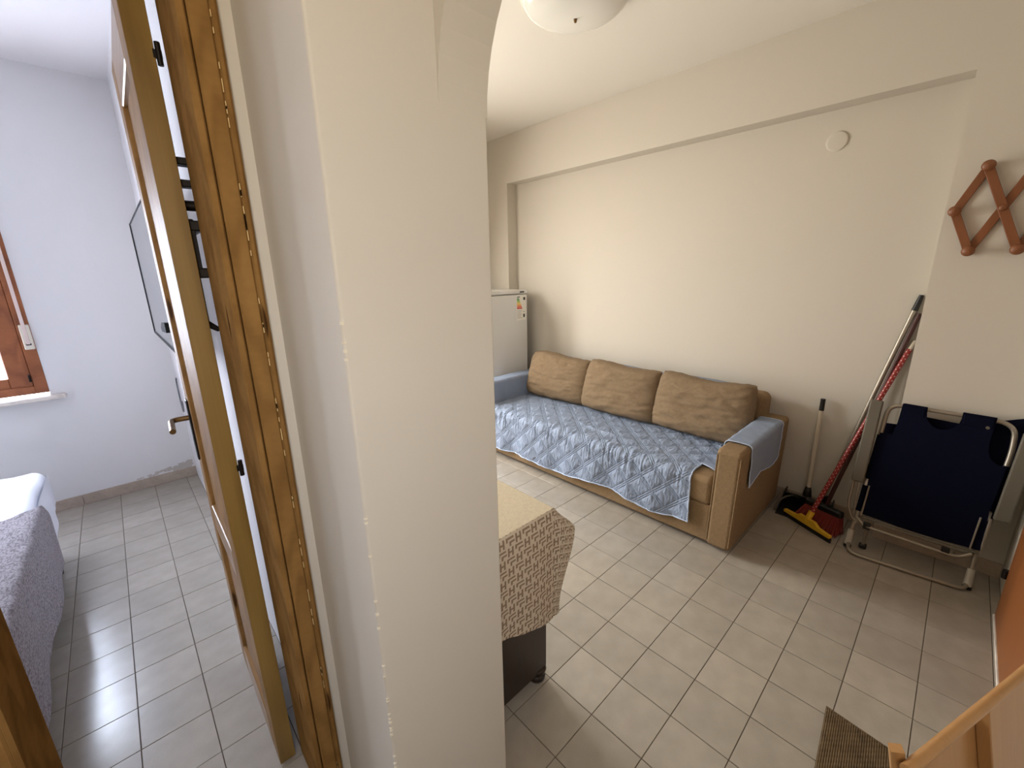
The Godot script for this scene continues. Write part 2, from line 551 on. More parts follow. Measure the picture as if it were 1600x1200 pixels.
# ------------------------------------------------------------------ setting
func rooms() -> void:
	# living-room back wall with its shallow niche
	var w := struct("wall_back", bx(V(-4.3, 0, -3.30), V(0.8, CEIL, -3.17)), M.cream)
	obj("pier", bx(V(-4.12, 0, -3.17), V(-3.275, CEIL, -3.046)), M.cream, w)
	obj("pier", bx(V(-0.145, 0, -3.17), V(0.36, CEIL, -3.046)), M.cream, w)
	obj("beam", bx(V(-3.275, 2.405, -3.17), V(-0.145, CEIL, -3.046)), M.cream, w)
	# partition between living room and bedroom, and the pier at its end
	struct("wall_partition", bx(V(-4.12, 0, -0.40), V(-1.10, CEIL, -0.335)), M.cream)
	struct("wall_bedroom_right", bx(V(-4.12, 0, -0.335), V(-1.275, CEIL, -0.268)), M.white_wall)
	# the pier's end face runs on into the arch
	var c := MB.new()
	c.rbox(V(-1.16, -0.02, -0.634), V(-0.737, CEIL + 0.02, -0.286), 0.006, 2, 1)
	var pier_end := struct("trim_1", c, M.cream)
	# chips along its worn edge
	var rc := RandomNumberGenerator.new()
	rc.seed = 17
	var chips := MB.new()
	for k in 60:
		var cy := rc.randf() * rc.randf() * 1.5 + 0.02
		if k % 15 == 0: cy = 1.3 + rc.randf() * 0.4
		var sz := 0.0006 + 0.0016 * rc.randf()
		chips.rbox(V(-0.7395 - sz, cy, -0.2895 - sz), V(-0.7360, cy + sz * (1.0 + 3.0 * rc.randf()), -0.2850), sz * 0.5, 2, 1)
	obj("plaster_chips", chips, mat(srgb(226, 218, 200), 0.9), pier_end).set_meta("kind", "stuff")
	# arch wall: rounded corner on the left, level head, right support
	var arch := PackedVector2Array()
	arch.append(Vector2(-0.737, CEIL))
	var rx := 0.27
	for k in 13:
		var a := PI - float(k) / 12.0 * PI / 2.0
		arch.append(Vector2(-0.737 + rx + rx * cos(a), 1.86 + 0.31 * sin(a)))
	for k in 13:
		var a := PI / 2.0 - float(k) / 12.0 * PI / 2.0
		arch.append(Vector2(0.62 - rx + rx * cos(a), 1.86 + 0.31 * sin(a)))
	arch.append(Vector2(0.62, 0.0)); arch.append(Vector2(0.70, 0.0)); arch.append(Vector2(0.70, CEIL))
	struct("wall_arch", MB.new().prism(arch, -0.634, -0.516), M.cream)
	# wall with the bedroom doorway
	var d := MB.new()
	d.box(V(-1.275, 0, -0.335), V(-1.10, CEIL, -0.225))
	d.box(V(-1.275, 2.19, -0.225), V(-1.10, CEIL, 0.315))
	d.box(V(-1.275, 0, 0.315), V(-1.10, CEIL, 1.9))
	struct("wall_doorway", d, M.cream)
	# left walls with the window openings
	var bl := MB.new()
	bl.box(V(-4.36, 0, -0.335), V(-4.12, CEIL, 0.40))
	bl.box(V(-4.36, 0, 0.40), V(-4.12, 0.80, 1.60))
	bl.box(V(-4.36, 2.20, 0.40), V(-4.12, CEIL, 1.60))
	bl.box(V(-4.36, 0, 1.60), V(-4.12, CEIL, 2.1))
	struct("wall_bedroom_left", bl, M.white_wall)
	var ll := MB.new()
	ll.box(V(-3.84, 0, -3.17), V(-3.60, CEIL, -1.98))
	ll.box(V(-3.84, 2.28, -1.98), V(-3.60, CEIL, -0.72))
	ll.box(V(-3.84, 0, -0.72), V(-3.60, CEIL, -0.335))
	struct("wall_left", ll, M.cream)
	struct("wall_bedroom_back", bx(V(-4.36, 0, 1.9), V(-1.1, CEIL, 2.1)), M.white_wall)
	# hall wall behind the camera
	var f := MB.new()
	f.box(V(-1.1, 0, 1.7), V(0.8, CEIL, 1.9))
	struct("wall_front", f, M.cream)
	var r := MB.new()
	r.box(V(0.66, 0, -1.75), V(0.80, CEIL, 0.15)); r.box(V(0.66, 0, 0.95), V(0.80, CEIL, 1.9))   # the added hall window lies between
	r.box(V(0.66, 0, 0.15), V(0.80, 1.30, 0.95)); r.box(V(0.66, 2.40, 0.15), V(0.80, CEIL, 0.95))
	r.box(V(0.36, 0, -3.17), V(0.80, CEIL, -1.75))
	struct("wall_right", r, M.cream)
	var ce := struct("ceiling", bx(V(-1.1, CEIL, -3.3), V(0.8, CEIL + 0.15, 1.9)), M.ceiling)
	obj("living_ceiling", bx(V(-4.36, CEIL, -3.3), V(-1.1, CEIL + 0.15, -0.335)), M.ceiling, ce)
	obj("bedroom_ceiling", bx(V(-4.36, CEIL, -0.335), V(-1.1, CEIL + 0.15, 2.1)), M.ceiling_white, ce)
	# tiled skirting, one tile after the other
	skirting("baseboard_bedroom", V(-4.12, 0, -0.268), V(-4.12, 0, 1.9), V(1, 0, 0), 0.076)
	skirting("baseboard_back", V(-3.27, 0, -3.17), V(-0.145, 0, -3.17), V(0, 0, 1), 0.08)
	skirting("baseboard_pier", V(-0.145, 0, -3.046), V(0.36, 0, -3.046), V(0, 0, 1), 0.08)
	# flaking plaster above the bedroom skirting
	var rng := RandomNumberGenerator.new()
	rng.seed = 5
	var wl: Node = get_node("wall_bedroom_left")
	var fl := MB.new()
	for k in 46:
		var s := pow(rng.randf(), 1.6)
		var cz := lerpf(-0.24, 0.10, s)
		var cy := 0.082 + rng.randf() * 0.055 * (1.0 - s)
		var pts := PackedVector2Array()
		var rr := lerpf(0.014, 0.005, s)
		for i in 9: pts.append(Vector2(-cz, cy) + Vector2.from_angle(TAU * i / 9.0) * rr * (0.5 + rng.randf()) * Vector2(1.5, 0.8))
		var m2 := MB.new()
		fl.t = Transform3D(Basis(V(0, 0, -1), V(0, 1, 0), V(1, 0, 0)), V(-4.12, 0, 0))
		fl.prism(pts, 0.0, 0.0008 + rng.randf() * 0.0008)
	var flo := obj("flaking_plaster", fl, M.flake, wl)
	flo.set_meta("kind", "stuff")

func skirting(called: String, a: Vector3, b: Vector3, out: Vector3, h: float) -> void:
	var len := (b - a).length()
	var dir := (b - a) / len
	var n := int(ceil(len / 0.333))
	var root: MeshInstance3D
	for k in n:
		var p := a + dir * (k * 0.333 + 0.001)
		var q := a + dir * (minf((k + 1) * 0.333, len) - 0.001)
		var mb := bx(p, q + out * 0.009 + V(0, h, 0), 0.0015)
		if k == 0: root = struct(called, mb, M.skirting)
		else: obj("skirting_tile", mb, M.skirting, root)

func floor_tiles() -> void:
	var fl := struct("floor", bx(V(-4.36, -0.15, -3.3), V(0.8, -0.004, 2.1)), M.grout)
	var shared := {}
	var rest := MB.new()
	var gx := -0.075
	var gz := 0.006
	for i in range(-21, 5):
		for j in range(-16, 11):
			for room in [[-3.60, 0.36, -3.17, -0.40, 0], [-1.10, 0.66, -0.40, 1.70, 1], [-4.12, -1.10, -0.268, 1.90, 2]]:
				var x0 := maxf(gx + 0.2 * i, room[0])
				var x1 := minf(gx + 0.2 * (i + 1), room[1])
				var z0 := maxf(gz + 0.2 * j, room[2])
				var z1 := minf(gz + 0.2 * (j + 1), room[3])
				if x1 - x0 < 0.02 or z1 - z0 < 0.02: continue
				var c := V((x0 + x1) / 2.0, 0, (z0 + z1) / 2.0)
				var lo := V(x0 + 0.0013, -0.012, z0 + 0.0013)
				var hi := V(x1 - 0.0013, 0.0, z1 - 0.0013)
				var seen := false
				if room[4] == 0: seen = (c.z > -2.36 and c.z < -0.7 and c.x < 0.33 and c.x > 1.25 * c.z - 0.1) or (c.x > -0.75 and c.z < -2.3)
				if room[4] == 2: seen = c.z < 0.55 and c.x < -1.25
				if not seen:
					rest.box(lo, hi, 0.0008)
					continue
				var key := Vector2i(roundi((x1 - x0) * 1000.0), roundi((z1 - z0) * 1000.0))
				if not shared.has(key):
					shared[key] = []
					for k in 4:
						var me := bx(lo - c, hi - c, 0.0008).mesh()
						me.surface_set_material(0, M.tiles[k])
						shared[key].append(me)
				var o := MeshInstance3D.new()
				o.name = "floor_tile"
				o.mesh = shared[key][(i * 7 + j * 13 + i * j + 400) % 4]
				o.position = c - fl.position
				fl.add_child(o, true)
	var ro := obj("floor_tile_field", rest, M.tiles[0], fl)
	ro.set_meta("kind", "stuff")

# ------------------------------------------------------------------ windows
func sash_window(called: String, x: float, z0: float, z1: float, y0: float, y1: float, m: Material, ma: Material) -> MeshInstance3D:
	var fr := MB.new()
	for z in [z0, z1 - 0.06]: fr.box(V(x - 0.07, y0, z), V(x + 0.004, y1, z + 0.06), 0.003)
	fr.box(V(x - 0.07, y1 - 0.06, z0 + 0.06), V(x + 0.004, y1, z1 - 0.06), 0.003)
	fr.box(V(x - 0.07, y0, z0 + 0.06), V(x + 0.004, y0 + 0.05, z1 - 0.06), 0.003)
	var w := struct(called, fr, m)
	var mid := (z0 + z1) / 2.0
	for s in 2:
		var a := (z0 + 0.062) if s == 0 else mid + 0.001
		var b := (mid - 0.001) if s == 0 else z1 - 0.062
		var sm := MB.new()
		for z in [a, b - 0.10]: sm.box(V(x - 0.065, y0 + 0.045, z), V(x - 0.012, y1 - 0.055, z + 0.10), 0.004)
		sm.box(V(x - 0.065, y0 + 0.045, a + 0.10), V(x - 0.012, y0 + 0.115, b - 0.10), 0.004)
		sm.box(V(x - 0.065, y1 - 0.135, a + 0.10), V(x - 0.012, y1 - 0.055, b - 0.10), 0.004)
		var so := obj("sash", sm, m, w)
		obj("pane", bx(V(x - 0.042, y0 + 0.11, a + 0.095), V(x - 0.038, y1 - 0.13, b - 0.095)), M.glass, so)
	return w

func windows() -> void:
	var w := sash_window("window_1", -4.12, 0.40, 1.60, 0.845, 2.20, M.red_wood, M.red_wood_across)
	for y in [0.95, 2.02]:
		var h := MB.new().tube([V(-4.112, y - 0.022, 0.468), V(-4.112, y + 0.022, 0.468)], 0.007, 10)
		obj("hinge", h, M.black_metal, w)
	var sill := MB.new().box(V(-4.30, 0.80, 0.33), V(-4.06, 0.826, 1.68), 0.003)
	struct("trim_2", sill, M.marble)
	var t := thing("shutter_winder", "white plastic shutter strap box with pale strap on the brown window frame", "shutter winder", Transform3D(Basis(), V(-4.112, 1.135, 0.43)))
	obj("case", bx(V(-4.114, 1.137, 0.402), V(-4.098, 1.297, 0.448), 0.004), M.plastic_white, t)
	obj("slot", bx(V(-4.0985, 1.165, 0.413), V(-4.0965, 1.178, 0.437)), M.black, t)
	obj("strap", bx(V(-4.0965, 1.172, 0.417), V(-4.094, 2.18, 0.434), 0.0006), M.belt, t)
	sash_window("window_2", -3.60, -1.98, -0.72, 0.0, 2.28, M.red_wood, M.red_wood_across)
	# added hall window behind the camera, unseen, to light the pillar: frame and pane
	var fr := MB.new()
	for z in [0.15, 0.89]: fr.box(V(0.70, 1.30, z), V(0.76, 2.40, z + 0.06), 0.003)
	fr.box(V(0.70, 1.30, 0.21), V(0.76, 1.36, 0.89), 0.003); fr.box(V(0.70, 2.34, 0.21), V(0.76, 2.40, 0.89), 0.003)
	var h3 := struct("added_window_3", fr, M.red_wood)
	obj("pane", bx(V(0.728, 1.36, 0.21), V(0.732, 2.34, 0.89)), M.glass, h3)

# ------------------------------------------------------------------ bedroom door
func bedroom_door() -> void:
	var top := 2.17
	var j := MB.new()
	# right jamb with its stop, head and left jamb
	j.box(V(-1.285, 0, -0.225), V(-1.094, top, -0.204)); j.box(V(-1.285, 0, -0.2045), V(-1.083, top, -0.190), 0.003)
	var fr := struct("door_1", j, M.pine)
	obj("jamb", bx(V(-1.285, 0, 0.285), V(-1.085, top, 0.315), 0.006), M.pine, fr)
	obj("head", bx(V(-1.285, top - 0.03, -0.190), V(-1.085, top, 0.285), 0.003), M.pine_across, fr)
	# casings on the hall side: flat board and a thin raised edge
	var c := MB.new()
	c.box(V(-1.10, 0, -0.2435), V(-1.080, top + 0.035, -0.2068), 0.003)
	var cs := obj("casing", c, M.pine, fr)
	obj("bead", bx(V(-1.10, 0, -0.259), V(-1.0825, top + 0.05, -0.2437), 0.005), M.pine, cs)
	obj("casing", bx(V(-1.10, 0, 0.292), V(-1.080, top + 0.05, 0.35), 0.004), M.pine, fr)
	obj("casing", bx(V(-1.10, top - 0.02, -0.205), V(-1.080, top + 0.05, 0.292), 0.004), M.pine_across, fr)
	# chipped paint line between board and bead
	var rng := RandomNumberGenerator.new()
	rng.seed = 9
	var ch := MB.new()
	for k in 40:
		var y := rng.randf() * 2.1
		ch.box(V(-1.083, y, -0.2448), V(-1.0797, y + 0.01 + 0.05 * rng.randf() * rng.randf(), -0.2434))
	var cho := obj("chipped_paint", ch, mat(srgb(226, 196, 140), 0.7), fr)
	cho.set_meta("kind", "stuff")
	# leaf: opened into the bedroom, seen almost edge-on; local x runs from the hinge to the handle side
	var th := 0.046
	var lw := 0.56
	var at := Transform3D(Basis(Vector3.UP, PI - 0.0138), V(-1.285, 0.004, -0.1725))
	var t := thing("panel_door", "honey pine bedroom door with raised panels, standing open beside its frame", "door", at)
	var hh := 2.15
	var st := 0.1
	obj("stile", bx(V(0.004, 0, -th), V(st, hh, 0), 0.003), M.pine_leaf, t, true)
	obj("hinge_edge", bx(V(0, 0, -th), V(0.004, hh, 0), 0.001), M.pine_edge, t, true)
	obj("stile", bx(V(lw - st, 0, -th), V(lw, hh, 0), 0.003), M.pine_leaf, t, true)
	for r in [[0.0, 0.13], [0.66, 0.76], [2.03, hh]]:
		obj("rail", bx(V(st, r[0], -th), V(lw - st, r[1], 0), 0.003), M.pine_across, t, true)
	for r in [[0.13, 0.66], [0.76, 2.03]]:
		obj("panel", bx(V(st - 0.005, r[0] - 0.005, -th + 0.012), V(lw - st + 0.005, r[1] + 0.005, -0.012)), M.pine_leaf, t, true)
	# handle on the bedroom face
	var ha := obj("handle_plate", bx(V(lw - 0.075, 0.93, -th - 0.006), V(lw - 0.035, 1.15, -th), 0.002), M.black_metal, t, true)
	var lv := MB.new().tube(smooth_path([V(lw - 0.055, 1.085, -th), V(lw - 0.055, 1.085, -th - 0.055), V(lw - 0.17, 1.078, -th - 0.06)], 0.02), 0.009, 12)
	obj("lever", lv, M.bronze, ha, true)
	obj("keyhole", bx(V(lw - 0.059, 0.985, -th - 0.0068), V(lw - 0.051, 1.01, -th - 0.0055)), M.black, ha, true)
	# hinges in the gap
	for y in [1.05, 2.02]:
		var h := MB.new().tube([V(-0.003, y - 0.022, 0.006), V(-0.003, y + 0.022, 0.006)], 0.0055, 12)
		h.box(V(-0.003, y - 0.008, -0.004), V(0.005, y + 0.008, 0.012))
		obj("hinge", h, M.black_metal, t, true)

	# hook rack on the far face of the leaf, seen through the gap
	var h := thing("hook_rack", "black metal hook rack behind the open pine door, seen through the hinge gap", "hook rack", at)
	obj("plate", bx(V(0.02, 1.555, 0.0), V(0.16, 1.69, 0.012), 0.002), M.black_metal, h, true)
	for y in [1.565, 1.675]: obj("rail", bx(V(0.018, y - 0.012, 0.0), V(0.17, y + 0.012, 0.03), 0.003), M.black_metal, h, true)
	for y in [1.769, 1.817]: obj("bar", bx(V(0.02, y - 0.008, 0.0), V(0.05, y + 0.008, 0.045), 0.002), M.black_metal, h, true)
	obj("knob", MB.new().tube([V(0.04, 1.722, 0.0), V(0.04, 1.722, 0.03)], 0.012, 12), M.black_metal, h, true)
	obj("hook", MB.new().tube([V(0.03, 1.44, 0.0), V(0.03, 1.425, 0.02), V(0.03, 1.43, 0.032)], 0.009, 10, 0.005), M.black_metal, h, true)
	obj("stem", bx(V(0.022, 1.43, 0.0), V(0.038, 1.56, 0.004)), M.black_metal, h, true)

func entrance_door() -> void:
	var t := struct("door_2", bx(V(0.335, 0.012, -2.67), V(0.36, 2.10, -1.87), 0.003), M.orange)
	obj("door_edge", bx(V(0.3365, 0.012, -2.678), V(0.36, 2.10, -2.67)), M.walnut, t)
	obj("threshold", bx(V(0.330, 0, -2.67), V(0.36, 0.011, -1.87), 0.002), M.marble, t)
	for y in [0.21, 1.85]:
		obj("hinge", MB.new().tube([V(0.332, y - 0.02, -2.690), V(0.332, y + 0.02, -2.690)], 0.012, 10), M.black_metal, t)

# ------------------------------------------------------------------ sofa
func sofa() -> void:
	var t := thing("sofa_bed", "tan woven fabric three-seat sofa bed with straight arms under a blue quilted cover", "sofa", Transform3D(Basis(), V(-1.77, 0, -2.68)))
	var arm := func(p: Vector3) -> Vector3:   # arms lean in a touch towards the floor and puff at the top
		return p + V((-0.012 if p.x > -1.77 else 0.012) * (1.0 - p.y / 0.62), 0.006 * sin((p.z + 3.1) / 0.85 * PI) * smoothstep(0.5, 0.6, p.y), 0)
	obj("base", MB.new().rbox(V(-2.75, 0.024, -3.08), V(-0.79, 0.255, -2.262), 0.014, 3, 3), M.sofa, t)
	obj("seat", MB.new().rbox(V(-2.748, 0.25, -2.95), V(-0.792, 0.42, -2.252), 0.035, 4, 6), M.sofa, t)
	obj("backrest", MB.new().rbox(V(-2.745, 0.25, -3.10), V(-0.77, 0.768, -2.925), 0.05, 4, 5), M.sofa, t)
	for x in [-0.723, -2.817]:
		var a := obj("arm", MB.new().rbox(V(x - 0.066, 0.02, -3.10), V(x + 0.066, 0.618, -2.248), 0.025, 4, 6, arm), M.sofa, t)
		var pp := MB.new()
		for s in [-1.0, 1.0]: pp.tube([V(x + s * 0.060 - (0.011 if x > -1.77 else -0.011), 0.05, -2.252), V(x + s * 0.060, 0.585, -2.252)], 0.0035, 6)
		pp.tube([V(x - 0.055, 0.592, -2.250), V(x + 0.055, 0.592, -2.250)], 0.0035, 6)
		obj("piping", pp, M.sofa, a)
	for p in [V(-0.86, 0, -2.33), V(-2.68, 0, -2.33), V(-0.86, 0, -3.0), V(-2.68, 0, -3.0)]:
		obj("foot", MB.new().lathe([Vector2(0.001, 0), Vector2(0.026, 0), Vector2(0.03, 0.01), Vector2(0.03, 0.046), Vector2(0.001, 0.046)], 16, p), M.black, t)
	var which := ["tan linen back cushion at the fridge end of the sofa, partly behind the grey-blue arm", "middle one of the three tan back cushions on the sofa", "tan back cushion beside the blue-covered arm, nearest to the brooms"]
	var cx := [-2.42, -1.78, -1.135]
	var wd := [0.66, 0.66, 0.66]
	for k in 3: back_cushion(V(cx[k], 0.435, -2.80), wd[k], which[k], 300 + k * 7, [0.05, 0.0, -0.03][k])

func back_cushion(at: Vector3, w: float, label: String, sd: int, turn: float) -> void:
	var nz := noise(sd, 2.2, 3)
	var h := 0.41
	var b := Basis(Vector3.UP, turn) * Basis(Vector3.RIGHT, deg_to_rad(-15.0))
	var t := thing("back_cushion", label, "cushion", Transform3D(b, at), "tan back cushions on the sofa")
	var side := func(s: float) -> Callable:
		return func(u: float, q: float) -> Vector3:
			var a := u * 2.0 - 1.0
			var c := q * 2.0 - 1.0
			var e := (1.0 - pow(absf(a), 3.2)) * (1.0 - pow(absf(c), 3.2))
			var d := 0.106 * pow(maxf(e, 0.0), 0.36)
			var sag := 0.03 * (1.0 - c) * 0.5
			var x := a * w / 2.0 * (1.0 - 0.045 * pow(absf(c), 5.0)) * (1.0 + 0.02 * (1.0 - c))
			var y := (c * (1.0 - 0.055 * pow(absf(a), 5.0)) * 0.5 + 0.5) * h - 0.014 * cos(a * 2.6 + sd) * smoothstep(0.3, 1.0, c) + 0.006 * nz.get_noise_2d(a * 1.5, c + s * 4.0)
			d += (0.016 * nz.get_noise_2d(a * 0.8 + s * 5.0, c * 2.6) + sag * 0.3) * pow(maxf(e, 0.0), 0.3)
			d -= 0.010 * exp(-pow((c + 0.05 - 0.06 * sin(a * 3.0 + sd)) / 0.06, 2.0)) * (1.0 - a * a) * pow(maxf(e, 0.0), 0.3)
			return V(x, y, s * d)
	var mb := MB.new()
	mb.grid(48, 34, side.call(1.0)); mb.grid(48, 34, side.call(-1.0), true)
	obj("cover", mb, M.cushion, t, true)
	var seam := []
	for k in 33:
		var u := float(k) / 32.0
		var p: Vector3 = side.call(1.0).call(u, 1.0)
		seam.append(p + V(0, 0, 0.0))
	obj("seam", MB.new().tube(seam, 0.003, 6), M.cushion, t, true)

func quilting(x: float, s: float) -> float:   # relief of triple-stitched diamonds
	var p := 0.140
	var d := 1.0
	for f in [x * 0.80 + s * 0.85, x * 0.80 - s * 0.85]:
		var w := fposmod(f, p) - p / 2.0
		for o in [-0.014, 0.0, 0.014]: d = minf(d, absf(w - o))
	return 0.0042 * smoothstep(0.0, 0.028, d) + 0.0036 * smoothstep(0.0, 0.0050, d)

func quilt() -> void:
	var t := thing("quilted_sofa_cover", "grey-blue quilted cover with diamond stitching, draped over the seat and front of the tan sofa", "sofa cover", Transform3D(Basis(), V(-1.77, 0.42, -2.6)))
	var nz := noise(410, 3.0, 3)
	var n2 := noise(411, 9.0, 2)
	var hem := func(x: float) -> float: return 0.103 + 0.013 * sin(x * 8.2 + 1.5) + 0.015 * sin(x * 3.7 + 0.6) + 0.02 * smoothstep(-1.15, -0.93, x)
	# profile: along the seat, round the front edge, down
	var path := func(x: float, s: float) -> Array:   # s in metres from the back; returns point and normal
		var l1 := 0.60
		var r := 0.045
		var la := r * PI / 2.0
		if s < l1: return [V(x, 0.4235, -2.895 + s), V(0, 1, 0)]
		if s < l1 + la:
			var a := (s - l1) / r
			return [V(x, 0.4235 - r + r * cos(a), -2.895 + l1 + r * sin(a)), V(0, cos(a), sin(a))]
		return [V(x, 0.4235 - r - (s - l1 - la), -2.895 + l1 + r), V(0, 0, 1)]
	var surf := func(u: float, q: float) -> Vector3:
		var x := lerpf(-2.752, -0.915, u)
		var top := 0.60 + 0.0707
		var full: float = top + 0.3785 - float(hem.call(x))
		var s := q * full
		x += 0.012 * smoothstep(0.9, 1.0, u) * smoothstep(top - 0.1, full, s)
		var pn: Array = path.call(x, s)
		var fold := smoothstep(top - 0.05, full, s)
		var wave := 0.012 * (0.7 + sin(x * 14.0 + 2.0 * nz.get_noise_1d(x * 0.4)) * 0.8 + 0.5 * sin(x * 27.0)) * fold
		var wr := 0.004 * n2.get_noise_2d(x * 1.3, s * 0.55) * (1.0 - fold) + 0.0026 * n2.get_noise_2d(x * 6.0, s * 2.2)
		var crease := 0.012 * exp(-pow((s - 0.36 - 0.12 * sin(x * 3.0)) / 0.02, 2.0)) * smoothstep(-1.95, -1.7, x) * (1.0 - smoothstep(-1.55, -1.35, x))
		var gather := 0.0055 * sin(x * 75.0 + 9.0 * n2.get_noise_1d(x)) * exp(-pow((s - top + 0.0) / 0.07, 2.0)) * (0.5 + 0.5 * nz.get_noise_1d(x * 1.1))
		return pn[0] + pn[1] * (0.006 + quilting(x, s) + wave + wr + crease + gather)
	var mb := MB.new()
	mb.grid(640, 340, surf, true)
	obj("seat_panel", mb, M.quilt, t)
	# the bound edge: along the front hem and up the right side
	var edge := []
	for k in 121: edge.append(surf.call(float(k) / 120.0, 1.0))
	for k in 40: edge.append(surf.call(1.0, 1.0 - float(k) / 40.0 * 0.47))
	obj("binding", MB.new().tube(edge, 0.0045, 6), M.quilt_edge, t)
	# the strip that reaches the right arm behind the seat's front corner
	var strip := func(u: float, q: float) -> Vector3:
		var x := lerpf(-0.92, -0.792, u)
		var s := lerpf(0.0, 0.50 + 0.04 * u, q)
		return V(x, 0.4295 + quilting(x, s) + 0.012 * smoothstep(0.75, 1.0, u), -2.895 + s)
	obj("seat_panel", MB.new().grid(20, 60, strip, true), M.quilt, t)
	var e2 := []
	for k in 13: e2.append(strip.call(float(k) / 12.0, 1.0))
	obj("binding", MB.new().tube(e2, 0.0035, 6), M.quilt_edge, t)
	# back panel over the top of the backrest
	var back := func(u: float, q: float) -> Vector3:
		var x := lerpf(-2.66, -0.95, u)
		var a := clampf(q * 3.0 - 1.0, 0.0, 1.0)
		var y := 0.776 - 0.25 * maxf(0.0, 1.0 - q * 3.0) - 0.2 * maxf(0.0, q * 3.0 - 2.0)
		return V(x, y + 0.012 * sin(a * PI) + 0.006 * sin(x * 9.0), lerpf(-3.105, -2.915, a) + 0.004 * quilting(x, q) * 100.0)
	obj("back_panel", MB.new().grid(90, 24, back, true), M.quilt, t)
	# arm panels: over the top, down the outside (and the inside)
	for s in [1.0, -1.0]:
		var ax: float = -0.723 if s > 0 else -2.817
		var z0 := -2.925 if s > 0 else -2.98
		var z1 := -2.375 if s > 0 else -2.30
		var apath := func(u: float, q: float) -> Vector3:
			var z := lerpf(z0, z1, u)
			var r := 0.022
			var w := 0.066 + 0.004
			var inn := 0.17 if s > 0 else 0.197
			var outn := 0.235 + 0.012 * sin(u * 7.0)
			var l := inn + outn + 2.0 * w
			var d := q * l
			var p := Vector2.ZERO
			if d < inn: p = Vector2(-w, 0.624 - inn + d)
			elif d < inn + 2.0 * w: p = Vector2(-w + d - inn, 0.624)
			else: p = Vector2(w, 0.624 - (d - inn - 2.0 * w))
			# round the two top edges
			var cxx := clampf(p.x, -w + r, w - r)
			var cyy := minf(p.y, 0.624 - r)
			var dd := Vector2(p.x - cxx, p.y - cyy)
			if dd.length() > r: p = Vector2(cxx, cyy) + dd.normalized() * r
			var nrm := dd.normalized() if dd.length() > 0.001 else Vector2(0, 1)
			var lean := -0.012 * (1.0 - p.y / 0.62)
			var h := 0.25 * quilting(z * 1.0, d) + 0.002 * n2.get_noise_2d(z * 2.0, d) + 0.002
			p += nrm * h
			return V(ax + s * (p.x + lean + 0.008 * smoothstep(0.6, 1.0, q) * absf(sin(u * 5.0))), p.y + 0.006 * sin((z + 3.1) / 0.85 * PI), z)
		var ap := obj("arm_panel", MB.new().grid(60, 70, apath, s < 0), M.quilt, t)
		if s > 0: ap.set_meta("label", "grey-blue quilted flap over the right arm")
		var e3 := []
		for k in 51: e3.append(apath.call(1.0, float(k) / 50.0))
		for k in 31: e3.append(apath.call(1.0 - float(k) / 30.0, 1.0))
		for k in 51: e3.append(apath.call(0.0, 1.0 - float(k) / 50.0))
		obj("binding", MB.new().tube(e3, 0.0032, 6), M.quilt_edge, t)

# ------------------------------------------------------------------ fridge
func fridge() -> void:
	var t := thing("fridge", "white freestanding fridge with energy label in the corner behind the sofa arm", "fridge", Transform3D(Basis(), V(-3.28, 0, -2.76)))
	obj("body", bx(V(-3.56, 0.03, -3.035), V(-3.05, 1.375, -2.485), 0.006), M.fridge, t)
	var d := obj("door", MB.new().rbox(V(-3.045, 0.06, -3.035), V(-3.0, 1.355, -2.485), 0.012, 3, 2), M.fridge, t)
	obj("top_cover", MB.new().rbox(V(-3.56, 1.362, -3.037), V(-2.998, 1.40, -2.483), 0.01, 3, 2), M.fridge, t)
	var b := obj("badge", bx(V(-2.9995, 1.372, -2.99), V(-2.9965, 1.386, -2.93), 0.001), M.fridge_dark, t)
	b.set_meta("label", "small dark badge")
	var lb := MB.new()
	lb.quad(V(-2.9988, 1.105, -2.885), V(-2.9988, 1.105, -3.015), V(-2.9988, 1.345, -3.015), V(-2.9988, 1.345, -2.885))
	var l := obj("energy_label", lb, M.label, d)
	l.set_meta("label", "printed energy label with coloured bars")
	for p in [V(-3.5, 0, -2.54), V(-3.5, 0, -2.98), V(-3.08, 0, -2.54), V(-3.08, 0, -2.98)]:
		obj("foot", MB.new().lathe([Vector2(0.001, 0), Vector2(0.018, 0), Vector2(0.018, 0.032), Vector2(0.001, 0.032)], 12, p), M.black, t)

